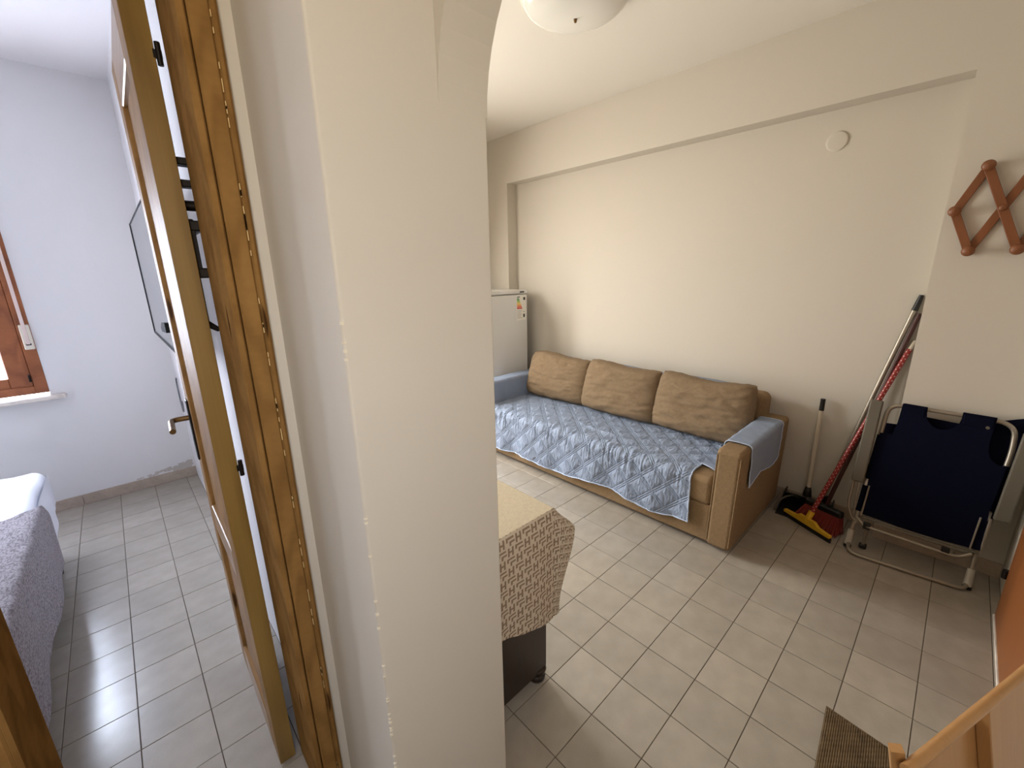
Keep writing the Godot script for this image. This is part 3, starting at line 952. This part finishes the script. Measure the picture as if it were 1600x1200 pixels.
# ------------------------------------------------------------------ sideboard and its cloth
func sideboard() -> void:
	var t := thing("sideboard", "dark brown wooden sideboard on turned bun feet behind the cream pillar", "sideboard", Transform3D(Basis(), V(-1.25, 0, -0.70)))
	var x0 := -1.62
	var x1 := -0.886
	var z0 := -0.985
	var z1 := -0.42
	obj("body", bx(V(x0, 0.065, z0), V(x1, 0.715, z1), 0.004), M.walnut, t)
	obj("plinth", bx(V(x0 + 0.004, 0.05, z0 + 0.004), V(x1 - 0.002, 0.085, z1), 0.002), M.walnut, t)
	obj("top", bx(V(x0 - 0.01, 0.715, z0 - 0.014), V(x1 + 0.006, 0.742, z1), 0.004), M.walnut, t)
	for p in [V(x1 - 0.03, 0, z0 + 0.028), V(x0 + 0.03, 0, z0 + 0.028), V(x1 - 0.03, 0, z1 - 0.04), V(x0 + 0.03, 0, z1 - 0.04)]:
		obj("foot", MB.new().lathe([Vector2(0.001, 0), Vector2(0.022, 0), Vector2(0.034, 0.008), Vector2(0.036, 0.018), Vector2(0.030, 0.028), Vector2(0.024, 0.032), Vector2(0.036, 0.040), Vector2(0.040, 0.052), Vector2(0.034, 0.064), Vector2(0.001, 0.066)], 20, p), M.walnut, t)
	for k in 2:
		var dx := lerpf(x0 + 0.02, x1 - 0.375, float(k))
		var dr := obj("door", bx(V(dx, 0.10, z0 - 0.014), V(dx + 0.35, 0.70, z0 - 0.001), 0.003), M.walnut, t)
		obj("knob", MB.new().lathe([Vector2(0.012, 0), Vector2(0.012, 0.02), Vector2(0.001, 0.024)], 12, V(dx + (0.32 if k == 0 else 0.03), 0.42, z0 - 0.03)), M.bronze, dr)
	# tablecloth: top, two hanging sides, and the fold that hangs at the corner
	var c := thing("tablecloth", "cream and brown tablecloth with a woven H-shaped pattern hanging over the sideboard end", "tablecloth", Transform3D(Basis(), V(-1.25, 0.742, -0.70)))
	var ex := x1 + 0.012
	var ez := z0 - 0.022
	var ty := 0.7465
	var nz := noise(520, 5.0, 2)
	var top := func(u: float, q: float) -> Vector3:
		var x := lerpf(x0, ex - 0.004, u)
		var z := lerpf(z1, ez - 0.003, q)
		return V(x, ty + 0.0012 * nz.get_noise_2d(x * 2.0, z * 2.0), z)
	var tp := obj("top_panel", MB.new().grid(30, 24, top), M.cloth_glare, c)
	tp.set_meta("label", "top of the cloth, coloured plain cream for low-angle glare")
	var sc := 1.0 / 0.074
	# end that hangs over the short side (faces +x)
	var endf := func(u: float, q: float) -> Vector3:
		var z := lerpf(z1, ez, u)
		var hemy := 0.285 + 0.075 * smoothstep(-0.98, -0.72, z) + 0.006 * sin(z * 40.0)
		var y := lerpf(ty, hemy, q)
		var bulge := 0.004 + 0.006 * sin(q * PI * 0.9) * (0.6 + 0.4 * sin(z * 21.0 + 1.0)) + 0.004 * q * sin(z * 33.0)
		var r := 0.008
		return V(ex - r + r * minf(1.0, q * 40.0) + bulge * minf(1.0, q * 8.0), y, z)
	var e := MB.new().grid(40, 50, endf, true)
	for k in e.uv.size(): e.uv[k] = Vector2(-e.v[k].z, -e.v[k].y) * sc
	obj("end_drop", e, M.cloth, c)
	# corner fold and the far side (faces -z): cloth swings outward at the corner, then lies along the side
	var fold := func(u: float, q: float) -> Vector3:
		var hemy := lerpf(0.285, 0.30, smoothstep(0.0, 0.4, u))
		var y := lerpf(ty, hemy, q)
		var out := sin(clampf(u / 0.55, 0.0, 1.0) * PI)          # the loop of spare cloth
		var flare := 0.058 * smoothstep(-0.02, 0.22, q) * (1.0 - 0.75 * smoothstep(0.2, 0.95, q))
		var along := clampf((u - 0.4) / 0.6, 0.0, 1.0)
		var x := lerpf(ex, x0, along * along) + out * flare * 0.62
		var z := ez - 0.004 - out * flare * 1.25 - 0.003 * sin(u * 30.0) * q
		var tuck := 1.0 - smoothstep(0.0, 0.07, u)
		return V(x - 0.003 * tuck, y, z + 0.016 * tuck)
	var f := MB.new().grid(70, 40, fold, true)
	for k in f.uv.size():
		f.uv[k] = Vector2(f.uv[k].x * 0.9 + 0.985, -f.v[k].y) * sc
	obj("side_drop", f, M.cloth, c)

# ------------------------------------------------------------------ folded beach lounger
func lounger() -> void:
	var t := thing("folding_beach_chair", "folded beach chair of navy fabric and silver tube, leaning on the wall by the brooms", "folding chair", Transform3D(Basis(), V(0.03, 0, -2.88)))
	var P := func(x: float, y: float, o := 0.0) -> Vector3: return V(x, y, -2.86 - (y - 0.13) * 0.183 + o)
	# main frame: upside-down U
	var u := smooth_path([P.call(-0.218, 0.14), P.call(-0.208, 0.39), P.call(-0.197, 0.66), P.call(-0.190, 0.826), P.call(-0.01, 0.829), P.call(0.262, 0.824), P.call(0.272, 0.70), P.call(0.248, 0.375), P.call(0.246, 0.14)], 0.06, 7)
	obj("frame", MB.new().tube(u, 0.0105, 14), M.alu, t)
	# fabric with armholes, neck opening and two tabs over the top tube
	var q := PackedVector2Array()
	for a in [[-0.196, 0.205], [-0.202, 0.40], [-0.200, 0.668], [-0.150, 0.672], [-0.140, 0.74], [-0.136, 0.842], [-0.040, 0.842]]: q.append(Vector2(a[0], a[1]))
	for k in 11:
		var g := PI + PI * k / 10.0
		q.append(Vector2(0.024 + 0.062 * cos(g), 0.812 + 0.072 * sin(g)))
	for a in [[0.086, 0.842], [0.200, 0.842], [0.196, 0.77]]: q.append(Vector2(a[0], a[1]))
	for k in 7:
		var g := PI + PI / 2.0 * k / 6.0
		q.append(Vector2(0.252 + 0.056 * cos(g), 0.70 + 0.078 * sin(g)))
	for a in [[0.268, 0.62], [0.252, 0.40], [0.256, 0.20], [0.03, 0.193]]: q.append(Vector2(a[0], a[1]))
	var fab := MB.new()
	fab.t = Transform3D(Basis(Vector3.RIGHT, -atan(0.183)), V(0, 0.13 * 0.0, 0))
	var sl := sqrt(1.0 + 0.183 * 0.183)
	# the sheet lies in the frame's plane
	var b := Basis(V(1, 0, 0), V(0, 1.0, -0.183), V(0, 0.183, 1.0).normalized())
	fab.t = Transform3D(b, P.call(0.0, 0.0) + V(0, 0.002, 0.0115))
	fab.prism(q, 0.0, 0.004)
	obj("fabric", fab, M.navy, t)
	# second layer folded behind
	var fb := MB.new()
	fb.t = Transform3D(b, P.call(0.0, 0.0) + V(0, 0.0, -0.035))
	fb.prism(PackedVector2Array([Vector2(-0.19, 0.22), Vector2(-0.19, 0.715), Vector2(-0.11, 0.72), Vector2(-0.11, 0.785), Vector2(0.10, 0.775), Vector2(0.29, 0.85), Vector2(0.305, 0.83), Vector2(0.30, 0.6), Vector2(0.26, 0.22)]), 0.0, 0.01)
	obj("rear_fabric", fb, M.navy, t)
	for s in [[-0.132, -0.042], [0.088, 0.196]]:
		var tb := MB.new().tube([P.call(s[0], 0.829), P.call(s[1], 0.827)], 0.0145, 14)
		var f2 := obj("top_tab", tb, M.navy, t)
		obj("flap", bx(P.call(s[0] + 0.004, 0.772, 0.014), P.call(s[1] - 0.004, 0.838, 0.019) , 0.002), M.navy, f2)
	obj("snap", MB.new().tube([P.call(0.176, 0.795, 0.030), P.call(0.176, 0.795, 0.036)], 0.007, 10), M.grey_plastic, t)
	# fabric sleeves on the side tubes, hem bar at the foot of the fabric
	for s in [[-0.1975, 0.655, -0.208, 0.405], [0.2685, 0.625, 0.2495, 0.40], [-0.2095, 0.365, -0.216, 0.215], [0.2475, 0.35, 0.2465, 0.205]]:
		obj("sleeve", MB.new().tube([P.call(s[0], s[1]), P.call(s[2], s[3])], 0.0125, 12), M.navy, t)
	obj("hem_bar", MB.new().tube([P.call(-0.205, 0.192, 0.012), P.call(0.250, 0.190, 0.012)], 0.010, 10, -1.0, Vector2(1.0, 0.6)), M.grey_plastic, t)
	for s in [[-0.2085, 0.385], [0.2485, 0.375]]:
		obj("bracket", MB.new().tube([P.call(s[0] - 0.0005, s[1] - 0.018), P.call(s[0] + 0.0005, s[1] + 0.018)], 0.0145, 14), M.chrome, t)
	# armrests: long flat grey slabs
	for s in [[-0.240, 0.845, -0.245, 0.385], [0.315, 0.80, 0.293, 0.375]]:
		var mb := MB.new()
		var a: Vector3 = P.call(s[0], s[1], 0.03)
		var c: Vector3 = P.call(s[2], s[3], 0.03)
		mb.t = Transform3D(Basis(V(1, 0, 0), (a - c).normalized(), V(0, 0.18, 0.98).normalized()), c)
		mb.rbox(V(-0.028, 0.0, -0.012), V(0.028, (a - c).length(), 0.012), 0.008, 3, 2)
		obj("armrest", mb, M.grey_plastic, t)
	# armrest hanger tubes and thin links
	obj("link", MB.new().tube(smooth_path([P.call(-0.262, 0.39, 0.02), P.call(-0.265, 0.235, 0.012), P.call(-0.235, 0.165, 0.008), P.call(-0.20, 0.16, 0.006)], 0.05), 0.007, 10), M.alu, t)
	obj("link", MB.new().tube([P.call(-0.240, 0.40, 0.025), P.call(-0.232, 0.21, 0.015)], 0.005, 8), M.alu, t)
	obj("link", MB.new().tube([P.call(-0.192, 0.375, 0.022), P.call(-0.198, 0.20, 0.022)], 0.004, 8), M.alu, t)
	obj("link", MB.new().tube([P.call(0.230, 0.365, 0.022), P.call(0.222, 0.20, 0.022)], 0.004, 8), M.alu, t)
	obj("link", MB.new().tube([P.call(0.262, 0.37, 0.02), P.call(0.258, 0.20, 0.01)], 0.006, 8), M.alu, t)
	# cross bar below the fabric
	obj("cross_bar", MB.new().tube(smooth_path([P.call(-0.216, 0.182, 0.01), P.call(-0.175, 0.148, 0.02), P.call(0.19, 0.140, 0.02), P.call(0.235, 0.176, 0.01)], 0.03), 0.009, 12), M.alu, t)
	for x in [-0.165, 0.145]: obj("clamp", bx(P.call(x - 0.016, 0.132, 0.008), P.call(x + 0.016, 0.172, 0.032), 0.003), M.black, t)
	# legs with plastic sleeves, rear prop, and the floor loop
	for x in [[-0.219, -0.228], [0.247, 0.246]]:
		obj("leg", MB.new().tube([V(x[0], 0.165, -2.865), V(x[1], 0.075, -2.842)], 0.0095, 12), M.alu, t)
		obj("leg_sleeve", MB.new().tube([V(lerpf(x[0], x[1], 0.75), 0.10, -2.849), V(x[1], 0.012, -2.826)], 0.0145, 12, 0.0165), M.light_grey, t)
		obj("foot", MB.new().tube([V(x[1], 0.016, -2.827), V(x[1], 0.0, -2.823)], 0.018, 12), M.black, t)
	obj("prop", MB.new().tube([V(-0.162, 0.14, -2.87), V(-0.165, 0.02, -2.865)], 0.008, 10), M.alu, t)
	obj("foot", bx(V(-0.182, 0.0, -2.88), V(-0.148, 0.028, -2.85), 0.005), M.black, t)
	obj("floor_loop", MB.new().tube(smooth_path([V(-0.226, 0.03, -2.845), V(-0.215, 0.012, -2.745), V(0.0, 0.012, -2.762), V(0.235, 0.012, -2.785), V(0.246, 0.03, -2.842)], 0.06, 7), 0.0095, 12), M.alu, t)

# ------------------------------------------------------------------ brooms
func brooms() -> void:
	# long-handled dustpan
	var t := thing("dustpan", "black long-handled dustpan with a white pole and black grip by the sofa", "dustpan", Transform3D(Basis(), V(-0.49, 0, -3.05)))
	obj("pole", MB.new().tube([V(-0.500, 0.12, -3.118), V(-0.5055, 0.69, -3.128)], 0.0115, 14), M.white_pole, t)
	obj("grip", MB.new().tube([V(-0.505, 0.685, -3.128), V(-0.506, 0.76, -3.129)], 0.0135, 14), M.black, t)
	var pan := MB.new()
	pan.t = Transform3D(Basis(Vector3.UP, 0.0), V(-0.49, 0, -3.14))
	pan.box(V(-0.13, 0.0, 0.0), V(0.13, 0.006, 0.22), 0.002)
	for s in [-1.0, 1.0]:
		var side := PackedVector2Array([Vector2(0, 0), Vector2(0.22, 0), Vector2(0.10, 0.075), Vector2(0.04, 0.105), Vector2(0, 0.11)])
		var tt := pan.t
		pan.t = tt * Transform3D(Basis(V(0, 0, 1), V(0, 1, 0), V(-1, 0, 0)), V(s * 0.13, 0, 0))
		pan.prism(side, -0.003, 0.003)
		pan.t = tt
	pan.grid(10, 8, func(u: float, q: float) -> Vector3: return V(lerpf(-0.13, 0.13, u), 0.11 * sin(q * PI / 2.0), 0.006 + 0.09 * (1.0 - cos(q * PI / 2.0))))
	obj("pan", pan, M.black, t)
	obj("socket", MB.new().lathe([Vector2(0.026, 0), Vector2(0.022, 0.03), Vector2(0.016, 0.06), Vector2(0.001, 0.06)], 16, V(-0.500, 0.10, -3.112)), M.black, t)
	var arc := []
	for k in 15:
		var a := PI * k / 14.0
		arc.append(V(-0.635 + 0.085 * (1.0 - cos(a)) * 0.6, 0.008 + 0.085 * sin(a), -2.945 - 0.10 * (1.0 - cos(a))))
	obj("rim", MB.new().tube(arc, 0.006, 8), M.grey_plastic, t)
	# yellow floor squeegee with the polka-dot pole
	var s := thing("floor_squeegee", "yellow floor squeegee with a red and white polka-dot pole", "squeegee", Transform3D(Basis(), V(-0.44, 0, -2.86)))
	var a0 := V(-0.572, 0.045, -2.935)
	var a1 := V(-0.305, 0.040, -2.790)
	var ax := (a1 - a0).normalized()
	var hd := MB.new()
	hd.t = Transform3D(Basis(ax, Vector3.UP, ax.cross(Vector3.UP)), (a0 + a1) / 2.0)
	var L := (a1 - a0).length() / 2.0
	hd.prism(PackedVector2Array([Vector2(-L, -0.012), Vector2(L, -0.012), Vector2(L, 0.004), Vector2(L * 0.5, 0.010), Vector2(0.05, 0.030), Vector2(-0.05, 0.030), Vector2(-L * 0.5, 0.010), Vector2(-L, 0.004)]), -0.011, 0.011)
	obj("head", hd, M.yellow, s)
	var rb := MB.new()
	rb.t = hd.t
	rb.box(V(-L - 0.002, -0.042, -0.005), V(L + 0.006, -0.010, 0.005), 0.001)
	obj("rubber_blade", rb, M.black, s)
	var pb := V(-0.437, 0.062, -2.868)
	var pt := V(-0.166, 1.112, -3.135)
	var pole := MB.new().tube(line(pb, pt, 30), 0.0125, 16)
	for k in pole.uv.size(): pole.uv[k] = Vector2(pole.uv[k].x * 3.0, pole.uv[k].y / 0.026)
	obj("pole", pole, M.polka, s)
	obj("socket", MB.new().tube([V(-0.44, 0.05, -2.862), pb.lerp(pt, 0.05)], 0.017, 14), M.yellow, s)
	obj("pole_tip", MB.new().tube([pt, pt + (pt - pb).normalized() * 0.05], 0.010, 12, 0.007), M.white_pole, s)
	# red broom with the dark pole
	var r := thing("broom", "broom with red bristles and a dark red pole behind the squeegee", "broom", Transform3D(Basis(), V(-0.36, 0, -2.93)))
	var h0 := V(-0.395, 0.105, -3.02)
	obj("pole", MB.new().tube(line(V(-0.380, 0.12, -3.035), V(-0.158, 1.305, -3.150), 8), 0.0115, 14), M.dark_red, r)
	var blk := MB.new()
	blk.t = Transform3D(Basis(Vector3.UP, -0.32), V(-0.385, 0.0, -3.0))
	blk.rbox(V(-0.105, 0.085, -0.022), V(0.105, 0.125, 0.022), 0.012, 3, 2)
	obj("head", blk, M.black, r)
	var br := MB.new()
	br.t = blk.t
	for row in 7:
		for k in 34:
			var x := lerpf(-0.098, 0.098, k / 33.0)
			var sp := lerpf(-0.018, 0.018, row / 6.0)
			br.tube([V(x, 0.088, sp), V(x * 1.28 + 0.004 * sin(k * 5.0 + row), 0.002, sp * 2.2 + 0.065 + 0.006 * sin(k * 3.0 + row * 2.0))], 0.0035, 4)
	var bro := obj("bristles", br, M.red, r)
	bro.set_meta("kind", "stuff")
	# grey mop pole with the black grip
	var g := thing("mop", "grey metal-poled mop with a rounded black grip, tallest of the leaning poles", "mop", Transform3D(Basis(), V(-0.41, 0, -3.08)))
	var g0 := V(-0.415, 0.10, -3.085)
	var g1 := V(-0.182, 1.318, -3.152)
	obj("pole", MB.new().tube(line(g0, g1, 8), 0.0125, 16), M.alu, g)
	var gd := (g1 - g0).normalized()
	obj("grip", MB.new().tube([g1, g1 + gd * 0.05, g1 + gd * 0.075, g1 + gd * 0.085], 0.0145, 14, 0.009), M.black, g)
	var mh := MB.new()
	for k in 26:
		var an := TAU * k / 26.0
		var o := V(cos(an), 0, sin(an))
		mh.tube([g0 + V(0, 0.005, 0) + o * 0.012, g0 + o * 0.032 + V(0, -0.045, 0), g0 + o * 0.045 + V(0, -0.098, 0)], 0.006, 5)
	obj("fringe", mh, M.black, g).set_meta("kind", "stuff")
	obj("socket", MB.new().tube([g0 + V(0, -0.01, 0), g0.lerp(g1, 0.04)], 0.02, 12), M.black, g)

func line(a: Vector3, b: Vector3, n: int) -> Array:
	var o := []
	for k in n + 1: o.append(a.lerp(b, float(k) / n))
	return o

# ------------------------------------------------------------------ wall things
func coat_rack() -> void:
	var t := thing("coat_rack", "brown wooden accordion coat rack with round pegs on the cream wall", "coat rack", Transform3D(Basis(), V(0.12, 1.6, -3.046)))
	var dx := 0.152
	var x0 := -0.110
	var ym := 1.799
	var hh := 0.184
	# slats of the two crossing layers: nodes in half-diamond columns
	var slat := func(a: Vector2, b: Vector2, z: float) -> MB:
		var mb := MB.new()
		var d := (b - a).normalized()
		mb.t = Transform3D(Basis(V(d.x, d.y, 0), V(-d.y, d.x, 0), V(0, 0, 1)), V(a.x, a.y, z))
		mb.box(V(-0.014, -0.0165, 0.0), V((b - a).length() + 0.014, 0.0165, 0.011), 0.002)
		return mb
	var top := func(k: int) -> Vector2: return Vector2(x0 + dx * (k + 0.5), ym + hh)
	var bot := func(k: int) -> Vector2: return Vector2(x0 + dx * (k + 0.5), ym - hh)
	var mid := func(k: int) -> Vector2: return Vector2(x0 + dx * k, ym)
	var back := -3.044
	var front := -3.0325
	obj("slat", slat.call(mid.call(0), bot.call(0), front), M.rack, t)
	obj("slat", slat.call(mid.call(0), top.call(0), back), M.rack, t)
	for k in 2:
		obj("slat", slat.call(top.call(k), bot.call(k + 1), front), M.rack, t)
		obj("slat", slat.call(bot.call(k), top.call(k + 1), back), M.rack, t)
	obj("slat", slat.call(top.call(2), mid.call(3), front), M.rack, t)
	obj("slat", slat.call(bot.call(2), mid.call(3), back), M.rack, t)
	var pts := []
	for k in 4: pts.append(mid.call(k))
	for k in 3:
		pts.append(top.call(k)); pts.append(bot.call(k))
	for p in pts:
		var mb := MB.new()
		mb.t = Transform3D(Basis(V(1, 0, 0), V(0, 0, 1), V(0, -1, 0)), V(p.x, p.y, front + 0.008))
		var big: bool = absf(p.y - ym) > 0.1 or p.x < x0 + 0.01
		mb.lathe([Vector2(0.008, 0), Vector2(0.009, 0.022), Vector2(0.022, 0.026), Vector2(0.024, 0.033), Vector2(0.016, 0.042), Vector2(0.001, 0.045)] if big else [Vector2(0.014, 0), Vector2(0.014, 0.006), Vector2(0.008, 0.011), Vector2(0.001, 0.012)], 18)
		obj("peg", mb, M.rack, t)

func ceiling_lamp() -> void:
	var c := V(-1.50, CEIL, -1.86)
	var t := thing("ceiling_lamp", "round frosted glass ceiling lamp with a small brass finial, unlit", "ceiling lamp", Transform3D(Basis(), c))
	obj("plate", MB.new().lathe([Vector2(0.001, -0.03), Vector2(0.25, -0.03), Vector2(0.262, -0.02), Vector2(0.262, 0.0), Vector2(0.001, 0.0)], 48, c), M.plastic_white, t)
	var prof := [Vector2(0.001, -0.118)]
	for k in 14:
		var a := float(k + 1) / 14.0 * PI / 2.0
		prof.append(Vector2(0.25 * sin(a), -0.03 - 0.088 * cos(a)))
	prof.append(Vector2(0.258, -0.026)); prof.append(Vector2(0.254, -0.018))
	obj("glass_bowl", MB.new().lathe(prof, 56, c), M.lamp_glass, t)
	obj("finial", MB.new().lathe([Vector2(0.001, -0.132), Vector2(0.006, -0.130), Vector2(0.008, -0.124), Vector2(0.005, -0.119), Vector2(0.011, -0.1175), Vector2(0.001, -0.116)], 16, c), M.bronze, t)

func wall_cap() -> void:
	var mb := MB.new()
	mb.t = Transform3D(Basis(V(1, 0, 0), V(0, 0, 1), V(0, -1, 0)), V(-0.655, 2.241, -3.170))
	mb.lathe([Vector2(0.052, 0), Vector2(0.052, 0.004), Vector2(0.049, 0.0075), Vector2(0.040, 0.009), Vector2(0.001, 0.0095)], 40)
	tag(obj("junction_cap", mb, M.cream), "round white junction box cap high on the back wall under the beam", "wall cap")

# ------------------------------------------------------------------ chair and doormat
func chair_and_mat() -> void:
	var a := deg_to_rad(90.0 - 20.0)
	# local x: along the rail away from the camera; local z: forward, towards the sitter's side
	var d := V(0.342, 0, -0.94)
	var fw := V(0.94, 0, 0.342)
	var t := thing("chair", "light beech chair with a round top rail and reclined slatted back, nearest to the camera", "chair", Transform3D(Basis(d, Vector3.UP, fw), V(0.055, 0, -0.695)))
	var lean := 0.235
	var Q := func(x: float, y: float, o := 0.0) -> Vector3: return V(x, y, (0.86 - y) * lean + o)
	obj("top_rail", MB.new().tube([Q.call(0.004, 0.86), Q.call(0.53, 0.86)], 0.0080, 18), M.beech, t, true)
	for x in [0.018, 0.512]:
		obj("post", MB.new().tube([Q.call(x, 0.868, -0.018), Q.call(x, 0.44, -0.014), V(x, 0.0, 0.02)], 0.0105, 4, -1.0, Vector2(1.0, 1.25)), M.beech, t, true)
	var pl := MB.new()
	pl.t = Transform3D(Basis(V(1, 0, 0), V(0, 1, -lean).normalized(), V(0, lean, 1).normalized()), Q.call(0.0, 0.50))
	pl.box(V(0.03, 0.0, -0.022), V(0.50, 0.346, -0.014), 0.002)
	obj("back_panel", pl, M.beech, t, true)
	for x in [0.235]:
		var sl := MB.new()
		sl.t = pl.t
		sl.box(V(x - 0.004, -0.06, -0.014), V(x + 0.004, 0.362, 0.005), 0.0015)
		obj("slat", sl, M.beech, t, true)
	obj("lower_rail", MB.new().tube([Q.call(0.0, 0.49), Q.call(0.512, 0.49)], 0.012, 12), M.beech, t, true)
	obj("seat", MB.new().rbox(V(-0.01, 0.43, 0.07), V(0.53, 0.455, 0.40), 0.012, 3, 2), M.beech, t, true)
	for x in [0.012, 0.505]: obj("leg", MB.new().tube([V(x, 0.43, 0.38), V(x, 0.0, 0.39)], 0.018, 12, 0.014), M.beech, t, true)
	obj("stretcher", MB.new().tube([V(0.012, 0.2, 0.385), V(0.505, 0.2, 0.385)], 0.009, 10), M.beech, t, true)
	for x in [0.012, 0.508]: obj("stretcher", MB.new().tube([V(x, 0.24, 0.06), V(x, 0.24, 0.385)], 0.009, 10), M.beech, t, true)
	# ribbed doormat
	var m := MB.new()
	m.t = Transform3D(Basis(V(0.99, 0, 0.128), Vector3.UP, V(0.075, 0, 0.99)), V(-0.096, 0, -1.624))
	var rib := func(u: float, q: float) -> Vector3:
		var x := u * 0.45
		var z := q * 0.40
		var edge := minf(minf(u, 1.0 - u) * 0.45, minf(q, 1.0 - q) * 0.4)
		return V(x, 0.011 * smoothstep(-0.001, 0.003, edge) + 0.0022 * absf(sin(x * PI / 0.0064)) * smoothstep(0.0, 0.006, edge) + 0.0006 * sin(z * 300.0 + floorf(x / 0.0064) * 2.0), z)
	m.grid(700, 90, rib, true)
	m.box(V(0, 0.0, 0), V(0.45, 0.010, 0.40))
	tag(obj("doormat", m, M.mat), "brown ribbed doormat on the floor tiles beside the beech chair", "doormat")

# ------------------------------------------------------------------ bed
func bed() -> void:
	var t := thing("bed", "single bed with a white fitted sheet and dark grey legs under the bedroom window", "bed", Transform3D(Basis(), V(-2.6, 0, 0.95)))
	obj("base", bx(V(-3.50, 0.24, 0.49), V(-1.62, 0.31, 1.38), 0.01), M.bed_grey, t)
	for p in [V(-3.17, 0, 0.486), V(-1.75, 0, 0.525), V(-3.385, 0, 1.34), V(-1.75, 0, 1.34)]:
		var l := obj("leg", MB.new().tube([p + V(0, 0.25, 0), p + V(0, 0.012, 0)], 0.026, 14, 0.022), M.bed_grey, t)
		obj("foot_cap", MB.new().tube([p + V(0, 0.02, 0), p], 0.027, 14), M.black, l)
	var nz := noise(610, 2.5, 3)
	var puff := func(p: Vector3) -> Vector3:
		return p + V(0.012 * nz.get_noise_3d(p.x * 2.0, p.y * 3.0, p.z * 2.0), 0.014 * nz.get_noise_3d(p.x * 1.6 + 9.0, p.y, p.z * 2.2), 0.014 * nz.get_noise_3d(p.x * 2.0, p.y * 1.2 + 5.0, p.z))
	obj("mattress", MB.new().rbox(V(-3.53, 0.29, 0.46), V(-1.6, 0.505, 1.40), 0.05, 5, 24, puff), M.sheet, t)
	# sheet hanging at the wall side
	var skirt := func(u: float, q: float) -> Vector3:
		var x := lerpf(-3.52, -1.62, u)
		return V(x, lerpf(0.47, lerpf(0.29, 0.12, smoothstep(-3.5, -2.7, x)) + 0.008 * sin(x * 9.0), q), 0.452 - 0.010 * sin(q * PI / 2.0) + 0.010 * q * sin(x * 12.0 + 2.0 * nz.get_noise_1d(x)))
	obj("sheet_drop", MB.new().grid(90, 16, skirt), M.sheet, t)
	# patterned blanket over the near part
	var bl := func(u: float, q: float) -> Vector3:
		var z := 0.0
		var y := 0.0
		var s := q * 1.38
		var x := lerpf(-3.05 + 0.30 * smoothstep(0.26, 0.52, s) * (1.0 - smoothstep(0.52, 0.70, s)) * 0.9, -1.59, u)
		if s < 0.40:
			z = 0.422 - 0.010 * sin(x * 9.0) * (1.0 - s / 0.40); y = 0.115 + s
		else:
			var w := minf((s - 0.40) / 0.06, 1.0)
			z = 0.422 + (s - 0.40) * 0.95; y = 0.515 + 0.012 * w
		return V(x, y + 0.008 * nz.get_noise_2d(x * 3.0, s * 3.0), z)
	var b := MB.new().grid(60, 60, bl)
	var o := obj("blanket", b, M.blanket)
	tag(o, "mauve-grey patterned blanket spread over the near end of the white bed", "blanket")

# ------------------------------------------------------------------ television
func television() -> void:
	var t := thing("television", "flat television with a thin black bezel, mounted on the bedroom wall behind the open door", "television", Transform3D(Basis(), V(-2.63, 1.27, -0.17)))
	var x0 := -3.10
	var x1 := -2.0
	obj("case", bx(V(x0, 1.273, -0.195), V(x1, 1.845, -0.159), 0.006), M.black, t)
	obj("screen", bx(V(x0 + 0.008, 1.281, -0.160), V(x1 - 0.008, 1.837, -0.1585)), M.screen, t)
	var bz := MB.new()
	bz.box(V(x0, 1.273, -0.16), V(x0 + 0.006, 1.845, -0.155)); bz.box(V(x1 - 0.008, 1.273, -0.16), V(x1, 1.845, -0.148))
	bz.box(V(x0 + 0.008, 1.273, -0.16), V(x1 - 0.008, 1.279, -0.154)); bz.box(V(x0 + 0.008, 1.840, -0.16), V(x1 - 0.008, 1.845, -0.156))
	obj("bezel", bz, mat(srgb(20, 20, 22), 0.9), t)
	var f := MB.new()
	f.prism(PackedVector2Array([Vector2(-2.44, 1.352), Vector2(-2.42, 1.334), Vector2(-2.22, 1.345), Vector2(-2.22, 1.385), Vector2(-2.36, 1.378)]), -0.158, -0.148)
	obj("foot", f, mat(srgb(14, 14, 15), 0.95), t)
	var m := MB.new()
	m.box(V(-2.62, 1.45, -0.268), V(-2.44, 1.68, -0.255), 0.002); m.box(V(-2.56, 1.52, -0.256), V(-2.50, 1.60, -0.19))
	obj("wall_bracket", m, M.black_metal, t)
	var cable := []
	for k in 25:
		var a := PI * 1.5 * k / 24.0 + PI * 0.4
		cable.append(V(-3.93 + 0.05 * cos(a), 0.72 + 0.13 * sin(a), -0.258))
	tag(obj("aerial_cable", MB.new().tube(cable, 0.005, 8), mat(srgb(120, 122, 128), 0.6)), "thin grey cable looped on the bedroom wall above the door handle", "cable")
